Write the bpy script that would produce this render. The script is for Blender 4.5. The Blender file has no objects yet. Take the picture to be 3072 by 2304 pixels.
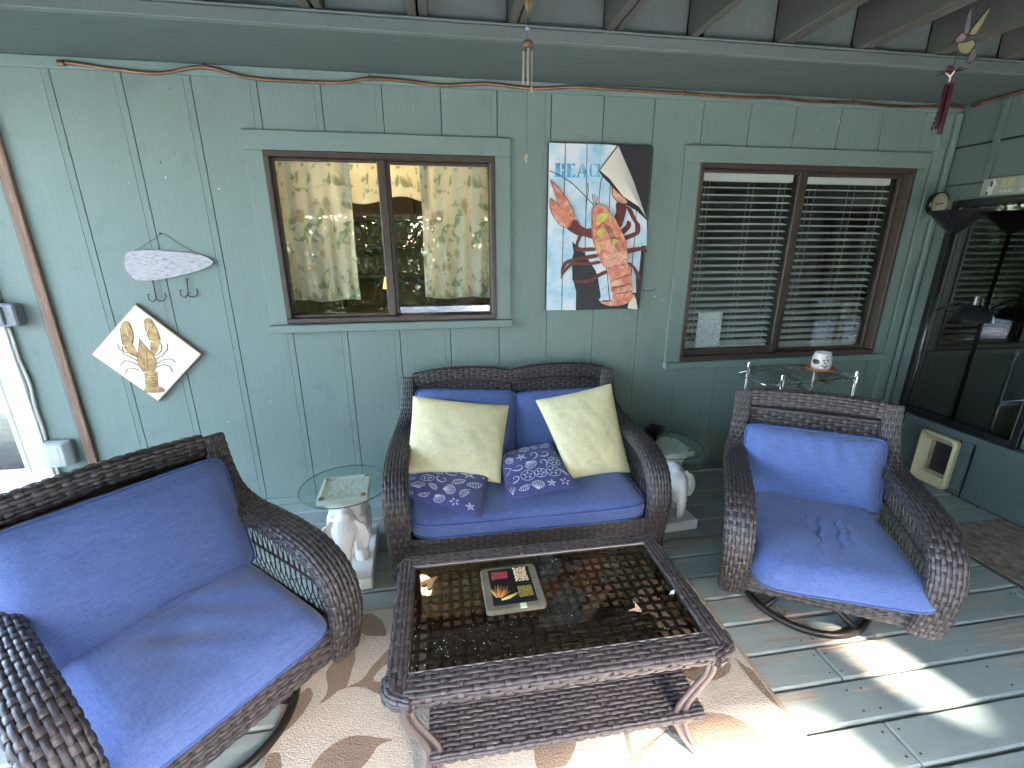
import bpy, bmesh, math, random
import numpy as np
from mathutils import Vector, Matrix
random.seed(7); rng = np.random.default_rng(7)
S = bpy.context.scene
COL = S.collection
PI = math.pi

# ------------------------------------------------------------ camera
cam = bpy.data.cameras.new('camera'); camo = bpy.data.objects.new('camera', cam); COL.objects.link(camo)
cam.sensor_width = 36; cam.lens = 15.844; cam.clip_start = .05; cam.clip_end = 500
pitch, roll, yaw = math.radians(-17.2204), math.radians(-0.0587), math.radians(8.957)
fw = Vector((math.sin(yaw)*math.cos(pitch), math.cos(yaw)*math.cos(pitch), math.sin(pitch)))
r0 = Vector((math.cos(yaw), -math.sin(yaw), 0)); u0 = r0.cross(fw)
rr = math.cos(roll)*r0 + math.sin(roll)*u0; uu = -math.sin(roll)*r0 + math.cos(roll)*u0
mw = Matrix((rr, uu, -fw)).transposed().to_4x4(); mw.translation = (0, -2.7887, 1.6225)
camo.matrix_world = mw
S.camera = camo
# ------------------------------------------------------------ sky, sun, exposure
EL = math.radians(44); SUNXY = Vector((.30, -.954))        # direction towards the sun
world = bpy.data.worlds.new('World'); S.world = world; world.use_nodes = True
wn = world.node_tree.nodes; wl = world.node_tree.links
bg = wn['Background']; sky = wn.new('ShaderNodeTexSky'); sky.sky_type = 'NISHITA'; sky.sun_disc = False
sky.sun_elevation = EL; sky.sun_rotation = math.atan2(SUNXY.x, SUNXY.y); sky.dust_density = 2.0
wl.new(sky.outputs[0], bg.inputs[0]); bg.inputs[1].default_value = .15
sl = bpy.data.lights.new('sun', 'SUN'); sl.energy = 2.0; sl.angle = math.radians(3.6); sl.color = (1, .95, .87)
so = bpy.data.objects.new('sun', sl); COL.objects.link(so)
so.rotation_euler = Vector((SUNXY.x*math.cos(EL), SUNXY.y*math.cos(EL), math.sin(EL))).to_track_quat('Z', 'Y').to_euler()
S.view_settings.view_transform = 'Standard'; S.view_settings.look = 'None'
S.view_settings.exposure = 5.15; S.view_settings.gamma = 1

# ------------------------------------------------------------ object helpers
def link(o, parent=None):
    COL.objects.link(o)
    if parent is not None: o.parent = parent
    return o
def tag(o, label=None, cat=None, group=None, kind=None):
    if label: o['label'] = label
    if cat: o['category'] = cat
    if group: o['group'] = group
    if kind: o['kind'] = kind
    return o
def thing(name, label, cat, loc=(0, 0, 0), rz=0, group=None, kind=None):
    o = bpy.data.objects.new(name, None); link(o); o.location = loc; o.rotation_euler = (0, 0, rz)
    o.empty_display_size = .1
    return tag(o, label, cat, group, kind)
class MB:
    """collects pieces of ONE part"""
    def __init__(s): s.v = []; s.f = []; s.uv = []; s.m = []; s.n = 0
    def add(s, v, f, uv=None, m=0):
        v = np.asarray(v, float).reshape(-1, 3)
        s.f += [tuple(int(i)+s.n for i in q) for q in f]; s.m += [m]*len(f)
        s.v.append(v); s.uv.append(np.zeros((len(v), 2)) if uv is None else np.asarray(uv, float)); s.n += len(v)
        return s
    def box(s, x0, x1, y0, y1, z0, z1, c=.003, m=0, R=None):
        v, f = cbox(x0, x1, y0, y1, z0, z1, c)
        if R is not None: v = np.array([R @ Vector(p) for p in v])
        return s.add(v, f, m=m)
    def tube(s, pts, r, n=8, closed=False, m=0, cap=True):
        v, f, uv = tube(pts, r, n, closed, cap); return s.add(v, f, uv, m)
    def lathe(s, prof, n=24, loc=(0, 0, 0), m=0, R=None):
        v, f = lathe(prof, n); v = np.array(v)
        if R is not None: v = np.array([R @ Vector(p) for p in v])
        return s.add(v+np.array(loc), f, m=m)
    def prism(s, poly, d0, d1, fr, m=0):
        """poly 2D extruded from depth d0 to d1; fr(a,b,d)->xyz"""
        n = len(poly); v = [fr(a, b, d0) for a, b in poly]+[fr(a, b, d1) for a, b in poly]
        f = [tuple(range(n-1, -1, -1)), tuple(range(n, 2*n))]+[(i, (i+1) % n, n+(i+1) % n, n+i) for i in range(n)]
        return s.add(v, f, m=m)
    def build(s, name, mats, parent=None, smooth=False, fix=False):
        me = bpy.data.meshes.new(name); V = np.concatenate(s.v)
        me.from_pydata(V.tolist(), [], s.f)
        UV = np.concatenate(s.uv)
        l = me.uv_layers.new(name='UVMap'); idx = np.zeros(len(me.loops), np.int32); me.loops.foreach_get('vertex_index', idx)
        l.data.foreach_set('uv', UV[idx].astype(np.float32).ravel())
        if not isinstance(mats, (list, tuple)): mats = [mats]
        for m in mats: me.materials.append(m)
        if len(mats) > 1: me.polygons.foreach_set('material_index', s.m)
        if fix:
            b = bmesh.new(); b.from_mesh(me); bmesh.ops.recalc_face_normals(b, faces=b.faces); b.to_mesh(me); b.free()
        if smooth is True: me.polygons.foreach_set('use_smooth', [True]*len(me.polygons))
        elif smooth:
            me.polygons.foreach_set('use_smooth', [True]*len(me.polygons)); me.set_sharp_from_angle(angle=math.radians(smooth))
        o = bpy.data.objects.new(name, me); link(o, parent); return o
def cbox(x0, x1, y0, y1, z0, z1, c=.003):
    c = min(c, (x1-x0)*.45, (y1-y0)*.45, (z1-z0)*.45); v = []; idx = {}
    for a in (0, 1):
        for b in (0, 1):
            for d in (0, 1):
                X = (x0, x1)[a]; Y = (y0, y1)[b]; Z = (z0, z1)[d]; sx = c if a == 0 else -c; sy = c if b == 0 else -c; sz = c if d == 0 else -c
                for k, p in enumerate(((X, Y+sy, Z+sz), (X+sx, Y, Z+sz), (X+sx, Y+sy, Z))):
                    idx[a, b, d, k] = len(v); v.append(p)
    g = lambda a, b, d, k: idx[a, b, d, k]; f = []
    f += [(g(0,0,0,0), g(0,0,1,0), g(0,1,1,0), g(0,1,0,0)), (g(1,0,0,0), g(1,1,0,0), g(1,1,1,0), g(1,0,1,0))]
    f += [(g(0,0,0,1), g(1,0,0,1), g(1,0,1,1), g(0,0,1,1)), (g(0,1,0,1), g(0,1,1,1), g(1,1,1,1), g(1,1,0,1))]
    f += [(g(0,0,0,2), g(0,1,0,2), g(1,1,0,2), g(1,0,0,2)), (g(0,0,1,2), g(1,0,1,2), g(1,1,1,2), g(0,1,1,2))]
    for d in (0, 1):
        for a in (0, 1):
            q = (g(a,0,d,0), g(a,1,d,0), g(a,1,d,2), g(a,0,d,2)); f.append(q if (a+d) % 2 == 0 else q[::-1])
        for b in (0, 1):
            q = (g(0,b,d,1), g(0,b,d,2), g(1,b,d,2), g(1,b,d,1)); f.append(q if (b+d) % 2 == 0 else q[::-1])
    for a in (0, 1):
        for b in (0, 1):
            q = (g(a,b,0,0), g(a,b,0,1), g(a,b,1,1), g(a,b,1,0)); f.append(q if (a+b) % 2 == 0 else q[::-1])
            for d in (0, 1):
                t = (g(a,b,d,0), g(a,b,d,2), g(a,b,d,1)); f.append(t if (a+b+d) % 2 == 0 else t[::-1])
    return v, f
def boxo(name, mat, parent, x0, x1, y0, y1, z0, z1, c=.003):
    return MB().box(min(x0,x1), max(x0,x1), min(y0,y1), max(y0,y1), min(z0,z1), max(z0,z1), c).build(name, mat, parent)
def tube(pts, r, n=8, closed=False, cap=True):
    P = np.asarray(pts, float); m = len(P); rad = np.broadcast_to(np.asarray(r, float), (m,))
    T = np.gradient(P, axis=0) if not closed else np.roll(P, -1, 0)-np.roll(P, 1, 0)
    T /= np.linalg.norm(T, axis=1)[:, None]+1e-12
    ref = np.array([0, 0, 1.]) if abs(T[0, 2]) < .9 else np.array([1., 0, 0]); v = []; uv = []
    nrm = np.cross(T[0], ref); nrm /= np.linalg.norm(nrm); d = 0
    for i in range(m):
        nrm = nrm-T[i]*np.dot(nrm, T[i]); nrm /= np.linalg.norm(nrm)+1e-12; b = np.cross(T[i], nrm)
        if i: d += np.linalg.norm(P[i]-P[i-1])
        for k in range(n):
            a = 2*PI*k/n; v.append(P[i]+rad[i]*(math.cos(a)*nrm+math.sin(a)*b)); uv.append((d, k/n))
    f = []
    for i in range(m if closed else m-1):
        for k in range(n):
            f.append((i*n+k, i*n+(k+1) % n, ((i+1) % m)*n+(k+1) % n, ((i+1) % m)*n+k))
    if cap and not closed: f += [tuple(range(n-1, -1, -1)), tuple(range((m-1)*n, m*n))]
    return np.array(v), f, np.array(uv)
def lathe(prof, n=24):
    v = []; f = []; m = len(prof)
    for r, z in prof:
        for k in range(n): a = 2*PI*k/n; v.append((r*math.cos(a), r*math.sin(a), z))
    for i in range(m-1):
        for k in range(n): f.append((i*n+k, i*n+(k+1) % n, (i+1)*n+(k+1) % n, (i+1)*n+k))
    f += [tuple(range(n-1, -1, -1)), tuple(range((m-1)*n, m*n))]
    return v, f
def spline(pts, n):
    """Catmull-Rom through pts, n samples even in arc length"""
    P = np.asarray(pts, float); Q = np.vstack([2*P[0]-P[1], P, 2*P[-1]-P[-2]]); o = []
    for i in range(1, len(Q)-2):
        for t in np.linspace(0, 1, 24, endpoint=False):
            a, b, c, d = Q[i-1], Q[i], Q[i+1], Q[i+2]
            o.append(.5*((2*b)+(-a+c)*t+(2*a-5*b+4*c-d)*t*t+(-a+3*b-3*c+d)*t**3))
    o.append(P[-1]); o = np.array(o); L = np.r_[0, np.cumsum(np.linalg.norm(np.diff(o[:, :3], axis=0), axis=1))]
    s = np.linspace(0, L[-1], n); return np.stack([np.interp(s, L, o[:, k]) for k in range(o.shape[1])], 1), L[-1]
def arc(cx, cy, r, a0, a1, n): return [(cx+r*math.cos(math.radians(a0+(a1-a0)*i/n)), cy+r*math.sin(math.radians(a0+(a1-a0)*i/n))) for i in range(n+1)]

# ------------------------------------------------------------ materials
class NT:
    def __init__(s, name):
        s.m = bpy.data.materials.new(name); s.m.use_nodes = True; s.t = s.m.node_tree; s.n = s.t.nodes; s.p = s.n['Principled BSDF']; s.out = s.n['Material Output']
    def __call__(s, typ, ins=None, **kw):
        o = s.n.new('ShaderNode'+typ)
        for k, v in kw.items(): setattr(o, k, v)
        for k, v in (ins or {}).items():
            if hasattr(v, 'node'): s.t.links.new(v, o.inputs[k])
            else: o.inputs[k].default_value = v
        return o
    def set(s, **kw):
        for k, v in kw.items():
            k = k.replace('_', ' ')
            if hasattr(v, 'node'): s.t.links.new(v, s.p.inputs[k])
            else: s.p.inputs[k].default_value = v
    def co(s, kind='Object', scale=(1, 1, 1), rot=(0, 0, 0)):
        c = s('TexCoord').outputs[kind]
        return s('Mapping', {'Vector': c, 'Scale': scale, 'Rotation': rot}).outputs[0]
    def noise(s, vec, scale=5, detail=4, rough=.55, dist=0):
        return s('TexNoise', {'Vector': vec, 'Scale': scale, 'Detail': detail, 'Roughness': rough, 'Distortion': dist}).outputs[0]
    def ramp(s, fac, stops, interp='LINEAR'):
        r = s('ValToRGB', {'Fac': fac}); e = r.color_ramp.elements; r.color_ramp.interpolation = interp
        while len(e) < len(stops): e.new(.5)
        for k, (p, c) in enumerate(stops): e[k].position = p; e[k].color = (*c, 1) if len(c) == 3 else c
        return r.outputs[0]
    def mix(s, fac, a, b, mode='MIX'):
        x = s('MixRGB', blend_type=mode)
        for i, v in enumerate((fac, a, b)):
            if hasattr(v, 'node'): s.t.links.new(v, x.inputs[i])
            else: x.inputs[i].default_value = v if i == 0 else ((*v, 1) if len(v) == 3 else v)
        return x.outputs[0]
    def math(s, op, a, b=0):
        x = s('Math', operation=op)
        for i, v in enumerate((a, b)):
            if hasattr(v, 'node'): s.t.links.new(v, x.inputs[i])
            else: x.inputs[i].default_value = v
        return x.outputs[0]
    def bump(s, h, strength=.3, dist=.002):
        b = s('Bump', {'Height': h, 'Strength': strength, 'Distance': dist}); s.t.links.new(b.outputs[0], s.p.inputs['Normal'])
    def rnd(s): return s('ObjectInfo').outputs['Random']
def simple(name, col, rough=.5, var=.12, scale=12, bump=.15, metal=0, spec=.5, bd=.002):
    t = NT(name); v = t.co(); n = t.noise(v, scale, 5)
    c2 = tuple(min(1, c*(1+var)) for c in col); c1 = tuple(c*(1-var) for c in col)
    t.set(Base_Color=t.ramp(n, [(.3, c1), (.7, c2)]), Roughness=rough, Metallic=metal)
    t.p.inputs['Specular IOR Level'].default_value = spec
    if bump: t.bump(t.noise(v, scale*6, 4), bump, bd)
    return t.m
def painted_wood(name, col, axis='z', wear=0., rough=.55, edge=False):
    t = NT(name); st = {'z': (30, 30, 1.2), 'x': (1.2, 30, 30), 'y': (30, 1.2, 30)}[axis]
    g = t.noise(t.co('Object', st), 3, 6, .6, .3); b = t.noise(t.co('Object'), 1.7, 4)
    r = t.rnd()
    base = t.mix(b, tuple(c*.90 for c in col), tuple(c*1.10 for c in col))
    base = t.mix(t.math('MULTIPLY', r, .16), base, tuple(c*.6 for c in col))
    base = t.mix(t.ramp(g, [(.35, (.28,)*3), (.6, (0, 0, 0))]), base, tuple(c*.72 for c in col))
    grime = t.ramp(t.noise(t.co('Object'), 6, 6, .7), [(.54, (0, 0, 0)), (.76, (.42,)*3)])
    base = t.mix(grime, base, tuple(c*.55 for c in col))
    if wear:
        w = t.noise(t.co('Object', tuple(x*.33 for x in st)), 2.2, 8, .7, .6)
        sp = t.noise(t.co('Object'), 2.3, 2)
        mk = t.ramp(t.math('ADD', t.math('MULTIPLY', w, .7), t.math('MULTIPLY', sp, .45)), [(.70-.05*wear, (0, 0, 0)), (.735-.05*wear, (1, 1, 1))])
        wood = t.ramp(g, [(.3, (.25, .20, .16)), (.7, (.48, .40, .315))])
        if edge:
            yv = t('SeparateXYZ', {0: t.co('Object')}).outputs[1]; fr = t.math('FRACT', t.math('DIVIDE', t.math('ADD', yv, 1.515+.1545*40), .1545)); ed = t.math('ABSOLUTE', t.math('SUBTRACT', fr, .5))
            em = t.ramp(t.math('ADD', ed, t.math('MULTIPLY', t.math('SUBTRACT', t.noise(t.co('Object', (1, 4, 1)), 9, 5, .7), .5), .30)), [(.46, (0, 0, 0)), (.50, (.75,)*3)])
            base = t.mix(em, base, (.36, .37, .33))
            pale = t.ramp(t.noise(t.co('Object', (.7, 2.5, 1)), 3.0, 5, .65), [(.45, (0, 0, 0)), (.72, (.6,)*3)]); base = t.mix(pale, base, (.34, .385, .355))
        base = t.mix(mk, base, wood)
    t.set(Base_Color=base, Roughness=t.ramp(g, [(.2, (rough-.1,)*3), (.8, (rough+.15,)*3)]))
    t.p.inputs['Specular IOR Level'].default_value = .35
    t.bump(g, .35, .0025); return t.m
SAGE = (.172, .228, .203)
M_SIDING = painted_wood('siding_paint', SAGE, 'z')
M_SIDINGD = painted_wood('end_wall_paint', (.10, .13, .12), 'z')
M_TRIMX = painted_wood('trim_paint_x', (.174, .230, .205), 'x')
M_TRIMY = painted_wood('trim_paint_y', (.15, .19, .168), 'y')
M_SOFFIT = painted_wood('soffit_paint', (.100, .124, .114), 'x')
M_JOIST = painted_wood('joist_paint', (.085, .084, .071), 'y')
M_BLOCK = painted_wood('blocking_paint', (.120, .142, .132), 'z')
M_DECK = painted_wood('deck_paint', (.280, .318, .288), 'x', wear=1.7, rough=.5, edge=True)
M_BROWN = simple('brown_window_frame', (.055, .038, .028), .42, .12, 20, .05)
M_WHITE = simple('white_paint', (.74, .74, .72), .4, .04, 8, .05)
M_DARK = simple('dark_shell', (.012, .009, .008), .7)
def bare_wood():
    t = NT('bare_weathered_wood'); g = t.noise(t.co('Object', (22, 22, 1.5)), 4, 7, .65, .8)
    t.set(Base_Color=t.ramp(g, [(.3, (.10, .055, .035)), (.55, (.22, .125, .08)), (.75, (.33, .21, .14))]), Roughness=.7); t.bump(g, .4, .003); return t.m
M_BARE = bare_wood()
def glass(name, tint=(.92, .96, .94), f0=.07, rough=0.0):
    """thin pane: clear through, mirror by Fresnel"""
    t = NT(name); t.n.remove(t.p)
    tr = t('BsdfTransparent', {'Color': (*tint, 1)}); gl = t('BsdfGlossy', {'Color': (1, 1, 1, 1), 'Roughness': rough})
    ge = t('NewGeometry'); dt = t('VectorMath', {0: ge.outputs['Normal'], 1: ge.outputs['Incoming']}, operation='DOT_PRODUCT').outputs['Value']
    om = t.math('SUBTRACT', 1., t.math('ABSOLUTE', dt)); F = t.math('ADD', f0, t.math('MULTIPLY', 1-f0, t.math('POWER', om, 5.)))
    mx = t('MixShader', {0: F, 1: tr.outputs[0], 2: gl.outputs[0]})
    t.t.links.new(mx.outputs[0], t.out.inputs[0]); return t.m
M_PANE = glass('window_glass', (.93, .95, .93), .055)
M_PANE_DARK = glass('dark_window_glass', (.50, .52, .47), .17)
M_TINT = glass('smoked_table_glass', (.64, .57, .49), .035, .02)
M_CLEAR = glass('clear_table_glass', (.90, .955, .935), .04)
M_METAL_DK = simple('dark_bronze_metal', (.055, .045, .04), .35, .1, 30, .05, .7)
M_BLACK = simple('black_enamel', (.010, .010, .011), .22, .1, 20, .03)
M_CHROME = simple('chrome_wire', (.60, .61, .62), .2, .05, 20, 0, 1)
M_STONE = simple('white_cast_stone', (.70, .69, .66), .62, .06, 9, .2)

# ============================================================ SETTING
XR = 3.385; YE = -3.70; XL = -4.4
# ground outside
def ground_mat():
    t = NT('lawn'); v = t.co(); n = t.noise(v, .6, 6, .6); g = t.noise(v, 40, 3)
    t.set(Base_Color=t.mix(g, t.ramp(n, [(.35, (.035, .06, .018)), (.65, (.10, .12, .045))]), (.05, .07, .02)), Roughness=.9); t.bump(g, .6, .02); return t.m
gr = MB(); gr.add([(-150, -300, -.6), (150, -300, -.6), (150, 40, -.6), (-150, 40, -.6)], [(0, 1, 2, 3)])
tag(gr.build('ground', ground_mat()), kind='structure')
# deck of painted planks
deck = bpy.data.objects.new('deck_floor', None); link(deck); tag(deck, kind='structure')
k0 = -15
for k in range(-15, 11):
    ya = -1.515+.1545*k+.0055; yb = -1.515+.1545*(k+1)-.0055
    if yb > -.004: yb = -.004
    if ya > -.05: continue
    seams = [XL, 3.38]
    if k % 2: seams += [1.487, -1.2]
    else: seams += [2.70, .25, -2.4]
    if k in (-1, -3): seams = [XL, -1.1, 1.487, 3.38]
    seams.sort()
    for a, b in zip(seams[:-1], seams[1:]):
        dz = random.uniform(-.002, .0005)
        boxo('plank', M_DECK, deck, a+.0015, b-.0015, ya+random.uniform(-.001, .001), yb+random.uniform(-.001, .001), -.038+dz, dz, .006)
for x in (-3.6, -2.4, -1.2, .25, 1.487, 2.7):
    boxo('floor_joist', M_DARK, deck, x-.03, x+.03, -3.75, -.02, -.28, -.0405)
boxo('rim_joist', M_TRIMX, deck, XL, 3.38, -3.90, -3.86, -.35, -.01)
# nail heads on the planks in view
nm = simple('rusty_nail', (.05, .035, .03), .6)
nails = MB()
for x in (1.455, 1.515, .25, 2.7, 2.10, 2.67, 2.73, .9):
    for k in range(-6, 4):
        for q in (.035, .115):
            nails.lathe([(.0045, -.0045), (.004, .0008), (.001, .001)], 6, (x+random.uniform(-.008, .008), -1.515+.1545*k+q, 0))
tag(nails.build('nail_heads', nm, deck), kind='stuff')

# ---------------------------------------------------- house wall with its windows and door
hw = thing('house_wall', 'sage green vertical board wall of the porch with two brown framed windows', 'wall')
WIN1 = (-.880, .340, 1.183, 2.094); WIN2 = (1.587, 3.112, .860, 2.092); DOOR = (-3.20, -2.285, 0, 2.08)
OPEN = [(WIN1[0]+.006, WIN1[1]-.006, WIN1[2]+.006, WIN1[3]-.006), (WIN2[0]+.006, WIN2[1]-.006, WIN2[2]+.006, WIN2[3]-.006), (DOOR[0]-.01, DOOR[1]+.01, -1, DOOR[3])]
def wall_pieces(x0, x1, z0, z1):
    xs = sorted({x0, x1, *[o[i] for o in OPEN for i in (0, 1) if x0+.01 < o[i] < x1-.01]}); out = []
    for a, b in zip(xs[:-1], xs[1:]):
        cur = z0; m = (a+b)/2
        for o in sorted(OPEN, key=lambda q: q[2]):
            if o[0] < m < o[1]:
                if o[2] > cur+.01: out.append((a, b, cur, o[2]))
                cur = max(cur, o[3])
        if z1 > cur+.01: out.append((a, b, cur, z1))
    return out
G = [.3605+.3055*i for i in range(-16, 11)]
for a, b in zip(G[:-1], G[1:]):
    if a > XR: continue
    b_ = min(b, XR)
    for p in wall_pieces(max(a, XL)+.0004, b_-.037 if b_ == b else b_, .012, 2.474):
        boxo('siding_board', M_SIDING, hw, p[0], p[1], 0, .016, p[2], p[3], .0012)
    if b_ == b:
        for p in wall_pieces(b-.0372, b-.0045, .012, 2.474):
            boxo('siding_channel', M_SIDING, hw, p[0], p[1], .0010+.0008*random.random(), .016, p[2], p[3], .0006)
back = MB()
for p in wall_pieces(XL, XR+.05, .0, 2.52): back.box(p[0], p[1], .0165, .12, p[2], p[3], .0005)
back.build('wall_core', M_DARK, hw)
sk = MB(); r9 = random.Random(3)
for k in range(120):
    x, z = r9.uniform(-2.0, 3.1), r9.uniform(.1, 2.38)
    if any(o[0]-.1 < x < o[1]+.1 and o[2]-.06 < z < o[3]+.1 for o in OPEN): continue
    a, b = r9.uniform(.0012, .004), r9.uniform(.0012, .006); sk.prism([(x-a, z), (x-a*.3, z-b), (x+a, z-b*.4), (x+a*.6, z+b)], -.0005, .0008, lambda p, q, d: (p, -d, q), m=0 if k % 4 else 1)
tag(sk.build('paint_chips', [M_DARK, M_WHITE], hw), kind='stuff')
boxo('top_trim', M_TRIMX, hw, XL, 3.30, -.019, -.0005, 2.418, 2.467)
boxo('base_trim', M_TRIMX, hw, -2.05, XR-.002, -.014, -.0005, .002, .05)
boxo('corner_trim', M_SIDING, hw, 3.215, 3.292, -.0225, -.0006, .051, 2.417)
boxo('corner_strip', M_SIDING, hw, 3.318, 3.352, -.03, -.0008, .051, 2.417)
tag(boxo('bare_trim', M_BARE, hw, -2.103, -2.052, -.022, -.0005, .051, 2.417, .004), 'strip of bare brown wood running up the wall')
def window(name, W, panes, sillz, casing, mats):
    w = bpy.data.objects.new(name, None); link(w, hw)
    x0, x1, z0, z1 = W; cl, crr = casing
    boxo('head_casing', M_TRIMX, w, cl, crr, -.020, -.0007, z1-.001, z1+.094)
    boxo('side_casing', M_SIDING, w, cl, x0+.002, -.019, -.0007, z0-.012, z1-.0015)
    boxo('side_casing', M_SIDING, w, x1-.002, crr, -.019, -.0007, z0-.012, z1-.0015)
    boxo('sill', M_TRIMX, w, cl-.006, crr+.004, -.050, -.0007, sillz[0], sillz[1], .004)
    t = .030
    for a in ((x0, x1, z1-t, z1), (x0, x1, z0, z0+t)): boxo('frame_rail', M_BROWN, w, a[0], a[1], -.026, .070, a[2], a[3], .004)
    for a in ((x0, x0+t), (x1-t, x1)): boxo('frame_jamb', M_BROWN, w, a[0], a[1], -.0255, .0695, z0+t-.0005, z1-t+.0005, .004)
    for i, (a, b, c, d) in enumerate(panes):
        y0, y1 = ((.0, .026), (.030, .056))[i]
        s = .034
        L = a-s if i == 0 else a-s-.012; Rr = b+s+.012 if i == 0 else b+s
        L = max(L, x0+t+.0005); Rr = min(Rr, x1-t-.0005); lo = z0+t+.0005; hi = z1-t-.0005
        sa = bpy.data.objects.new('sash', None)
        m = MB(); m.box(L, a, y0, y1, lo, hi, .004).box(b, Rr, y0, y1, lo, hi, .004).box(a, b, y0+.0005, y1-.0005, lo, c, .004).box(a, b, y0+.0005, y1-.0005, d, hi, .004)
        m.build('sash', M_BROWN, w)
        g = MB().box(a-.004, b+.004, (y0+y1)/2-.002, (y0+y1)/2+.002, c-.004, d+.004, .0003); g.build('pane', mats, w)
    return w
window('window', WIN1, [(-.843, -.309, 1.231, 2.048), (-.242, .307, 1.217, 2.046)], (1.133, 1.178), (-.968, .430), M_PANE)
window('window', WIN2, [(1.622, 2.285, .937, 2.042), (2.373, 3.055, .913, 2.037)], (.812, .8565), (1.486, 3.2), M_PANE)
# door at the left end
dr = bpy.data.objects.new('door', None); link(dr, hw)
boxo('door_frame', M_WHITE, dr, -2.345, -2.287, -.03, .08, 0.002, 2.07)
boxo('door_stile', M_WHITE, dr, -2.43, -2.347, -.004, .04, .02, 2.04)
boxo('bottom_rail', M_WHITE, dr, -3.1, -2.4305, -.004, .04, .02, .345)
boxo('glazing_bead', M_WHITE, dr, -3.1, -2.436, -.012, .006, .346, .372)
boxo('glazing_bead', M_WHITE, dr, -2.436, -2.412, -.0125, .006, .346, 2.04)
MB().box(-3.1, -2.4305, .014, .020, .36, 2.04, .0003).build('pane', M_PANE, dr)
t = NT('door_caulk'); t.set(Base_Color=(.72, .72, .68, 1), Roughness=.5)
cp = [(-2.280+.006*math.sin(z*9)+.004*math.sin(z*23), -.012, z) for z in np.linspace(.06, 1.2, 40)]
MB().tube(cp, .009, 6).build('caulk_bead', t.m, dr, True)

# ---------------------------------------------------- end wall on the right
ew = thing('end_wall', 'dark green end wall with a large black framed window above a cream pet door', 'wall')
OPEN2 = (-.84, -.107, .446, 1.89)   # y0,y1,z0,z1
PET = (-.54, -.325, .02, .36)
def eb(name, mat, y0, y1, z0, z1, d=.016, d0=0, c=.003): return boxo(name, mat, ew, XR-d, XR-d0, y0, y1, z0, z1, c)
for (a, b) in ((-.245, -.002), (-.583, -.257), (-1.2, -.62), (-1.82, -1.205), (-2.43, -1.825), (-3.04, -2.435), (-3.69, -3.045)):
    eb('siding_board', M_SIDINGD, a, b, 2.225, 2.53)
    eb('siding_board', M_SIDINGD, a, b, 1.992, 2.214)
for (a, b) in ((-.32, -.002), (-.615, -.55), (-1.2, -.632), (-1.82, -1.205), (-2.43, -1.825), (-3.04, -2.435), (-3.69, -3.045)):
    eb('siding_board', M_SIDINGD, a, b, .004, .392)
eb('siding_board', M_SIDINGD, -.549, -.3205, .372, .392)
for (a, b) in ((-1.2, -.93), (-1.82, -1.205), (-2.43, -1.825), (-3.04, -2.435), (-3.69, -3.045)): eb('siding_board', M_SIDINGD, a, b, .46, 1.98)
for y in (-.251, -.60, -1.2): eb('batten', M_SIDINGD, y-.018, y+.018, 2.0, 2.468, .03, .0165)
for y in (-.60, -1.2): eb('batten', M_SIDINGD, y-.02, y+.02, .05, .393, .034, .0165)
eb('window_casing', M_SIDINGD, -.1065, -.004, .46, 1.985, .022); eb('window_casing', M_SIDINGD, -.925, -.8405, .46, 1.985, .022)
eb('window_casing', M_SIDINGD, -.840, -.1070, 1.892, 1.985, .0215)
eb('window_ledge', M_SIDINGD, -.93, -.004, .396, .444, .055)
boxo('wall_core', M_DARK, ew, XR, XR+.1, -3.7, -.842, -.4, 2.819)
boxo('wall_core', M_DARK, ew, XR, XR+.1, -.841, .12, 1.9, 2.819); boxo('wall_core', M_DARK, ew, XR, XR+.1, -.105, .12, -.4, 1.899); 
boxo('wall_core', M_DARK, ew, XR+.06, XR+.1, -.841, -.106, -.4, .445)
w2 = bpy.data.objects.new('window', None); link(w2, ew)
for q in ((-.838, -.800, .448, 1.888), (-.147, -.109, .448, 1.888)): boxo('frame_jamb', M_BLACK, w2, XR-.045, XR+.03, q[0], q[1], q[2], q[3])
for q in ((.448, .490), (1.848, 1.888)): boxo('frame_rail', M_BLACK, w2, XR-.044, XR+.03, -.7995, -.1475, q[0], q[1])
boxo('pane', M_PANE_DARK, w2, XR-.006, XR-.001, -.801, -.146, .489, 1.849, .0003)
jm = simple('pale_jamb', (.32, .29, .23), .5)
boxo('glass_stop', jm, w2, XR-.030, XR-.008, -.152, -.1475, .492, 1.846); boxo('glass_stop', jm, w2, XR-.030, XR-.008, -.7995, -.788, .492, 1.846)
# pet door, a part of the end wall
pm = simple('cream_plastic', (.62, .54, .33), .4, .12, 14, .08)
pe = bpy.data.objects.new('pet_door', None); link(pe, ew); pe['label'] = 'cream plastic pet door set low in the end wall'
def rrect(y0, y1, z0, z1, r, n=6):
    o = []
    for cy, cz, a in ((y1-r, z1-r, 0), (y0+r, z1-r, 90), (y0+r, z0+r, 180), (y1-r, z0+r, 270)): o += arc(cy, cz, r, a, a+90, n)
    return o
def ring(m, rings, mi=0):
    n = len(rings[0]); v = [p for R_ in rings for p in R_]; f = []
    for i in range(len(rings)-1):
        for k in range(n): f.append((i*n+k, i*n+(k+1) % n, (i+1)*n+(k+1) % n, (i+1)*n+k))
    m.add(v, f, m=mi)
def P3(poly, x): return [(x, a, b) for a, b in poly]
m = MB()
A_ = rrect(-.552, -.312, .004, .374, .03); B_ = rrect(-.538, -.326, .018, .360, .028); C_ = rrect(-.520, -.352, .075, .318, .012); D_ = rrect(-.515, -.372, .085, .300, .006)
ring(m, [P3(A_, XR-.017), P3(A_, XR-.045), P3(B_, XR-.058), P3(C_, XR-.03), P3(D_, XR+.02)])
m.build('surround', pm, pe, 40, True)
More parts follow.
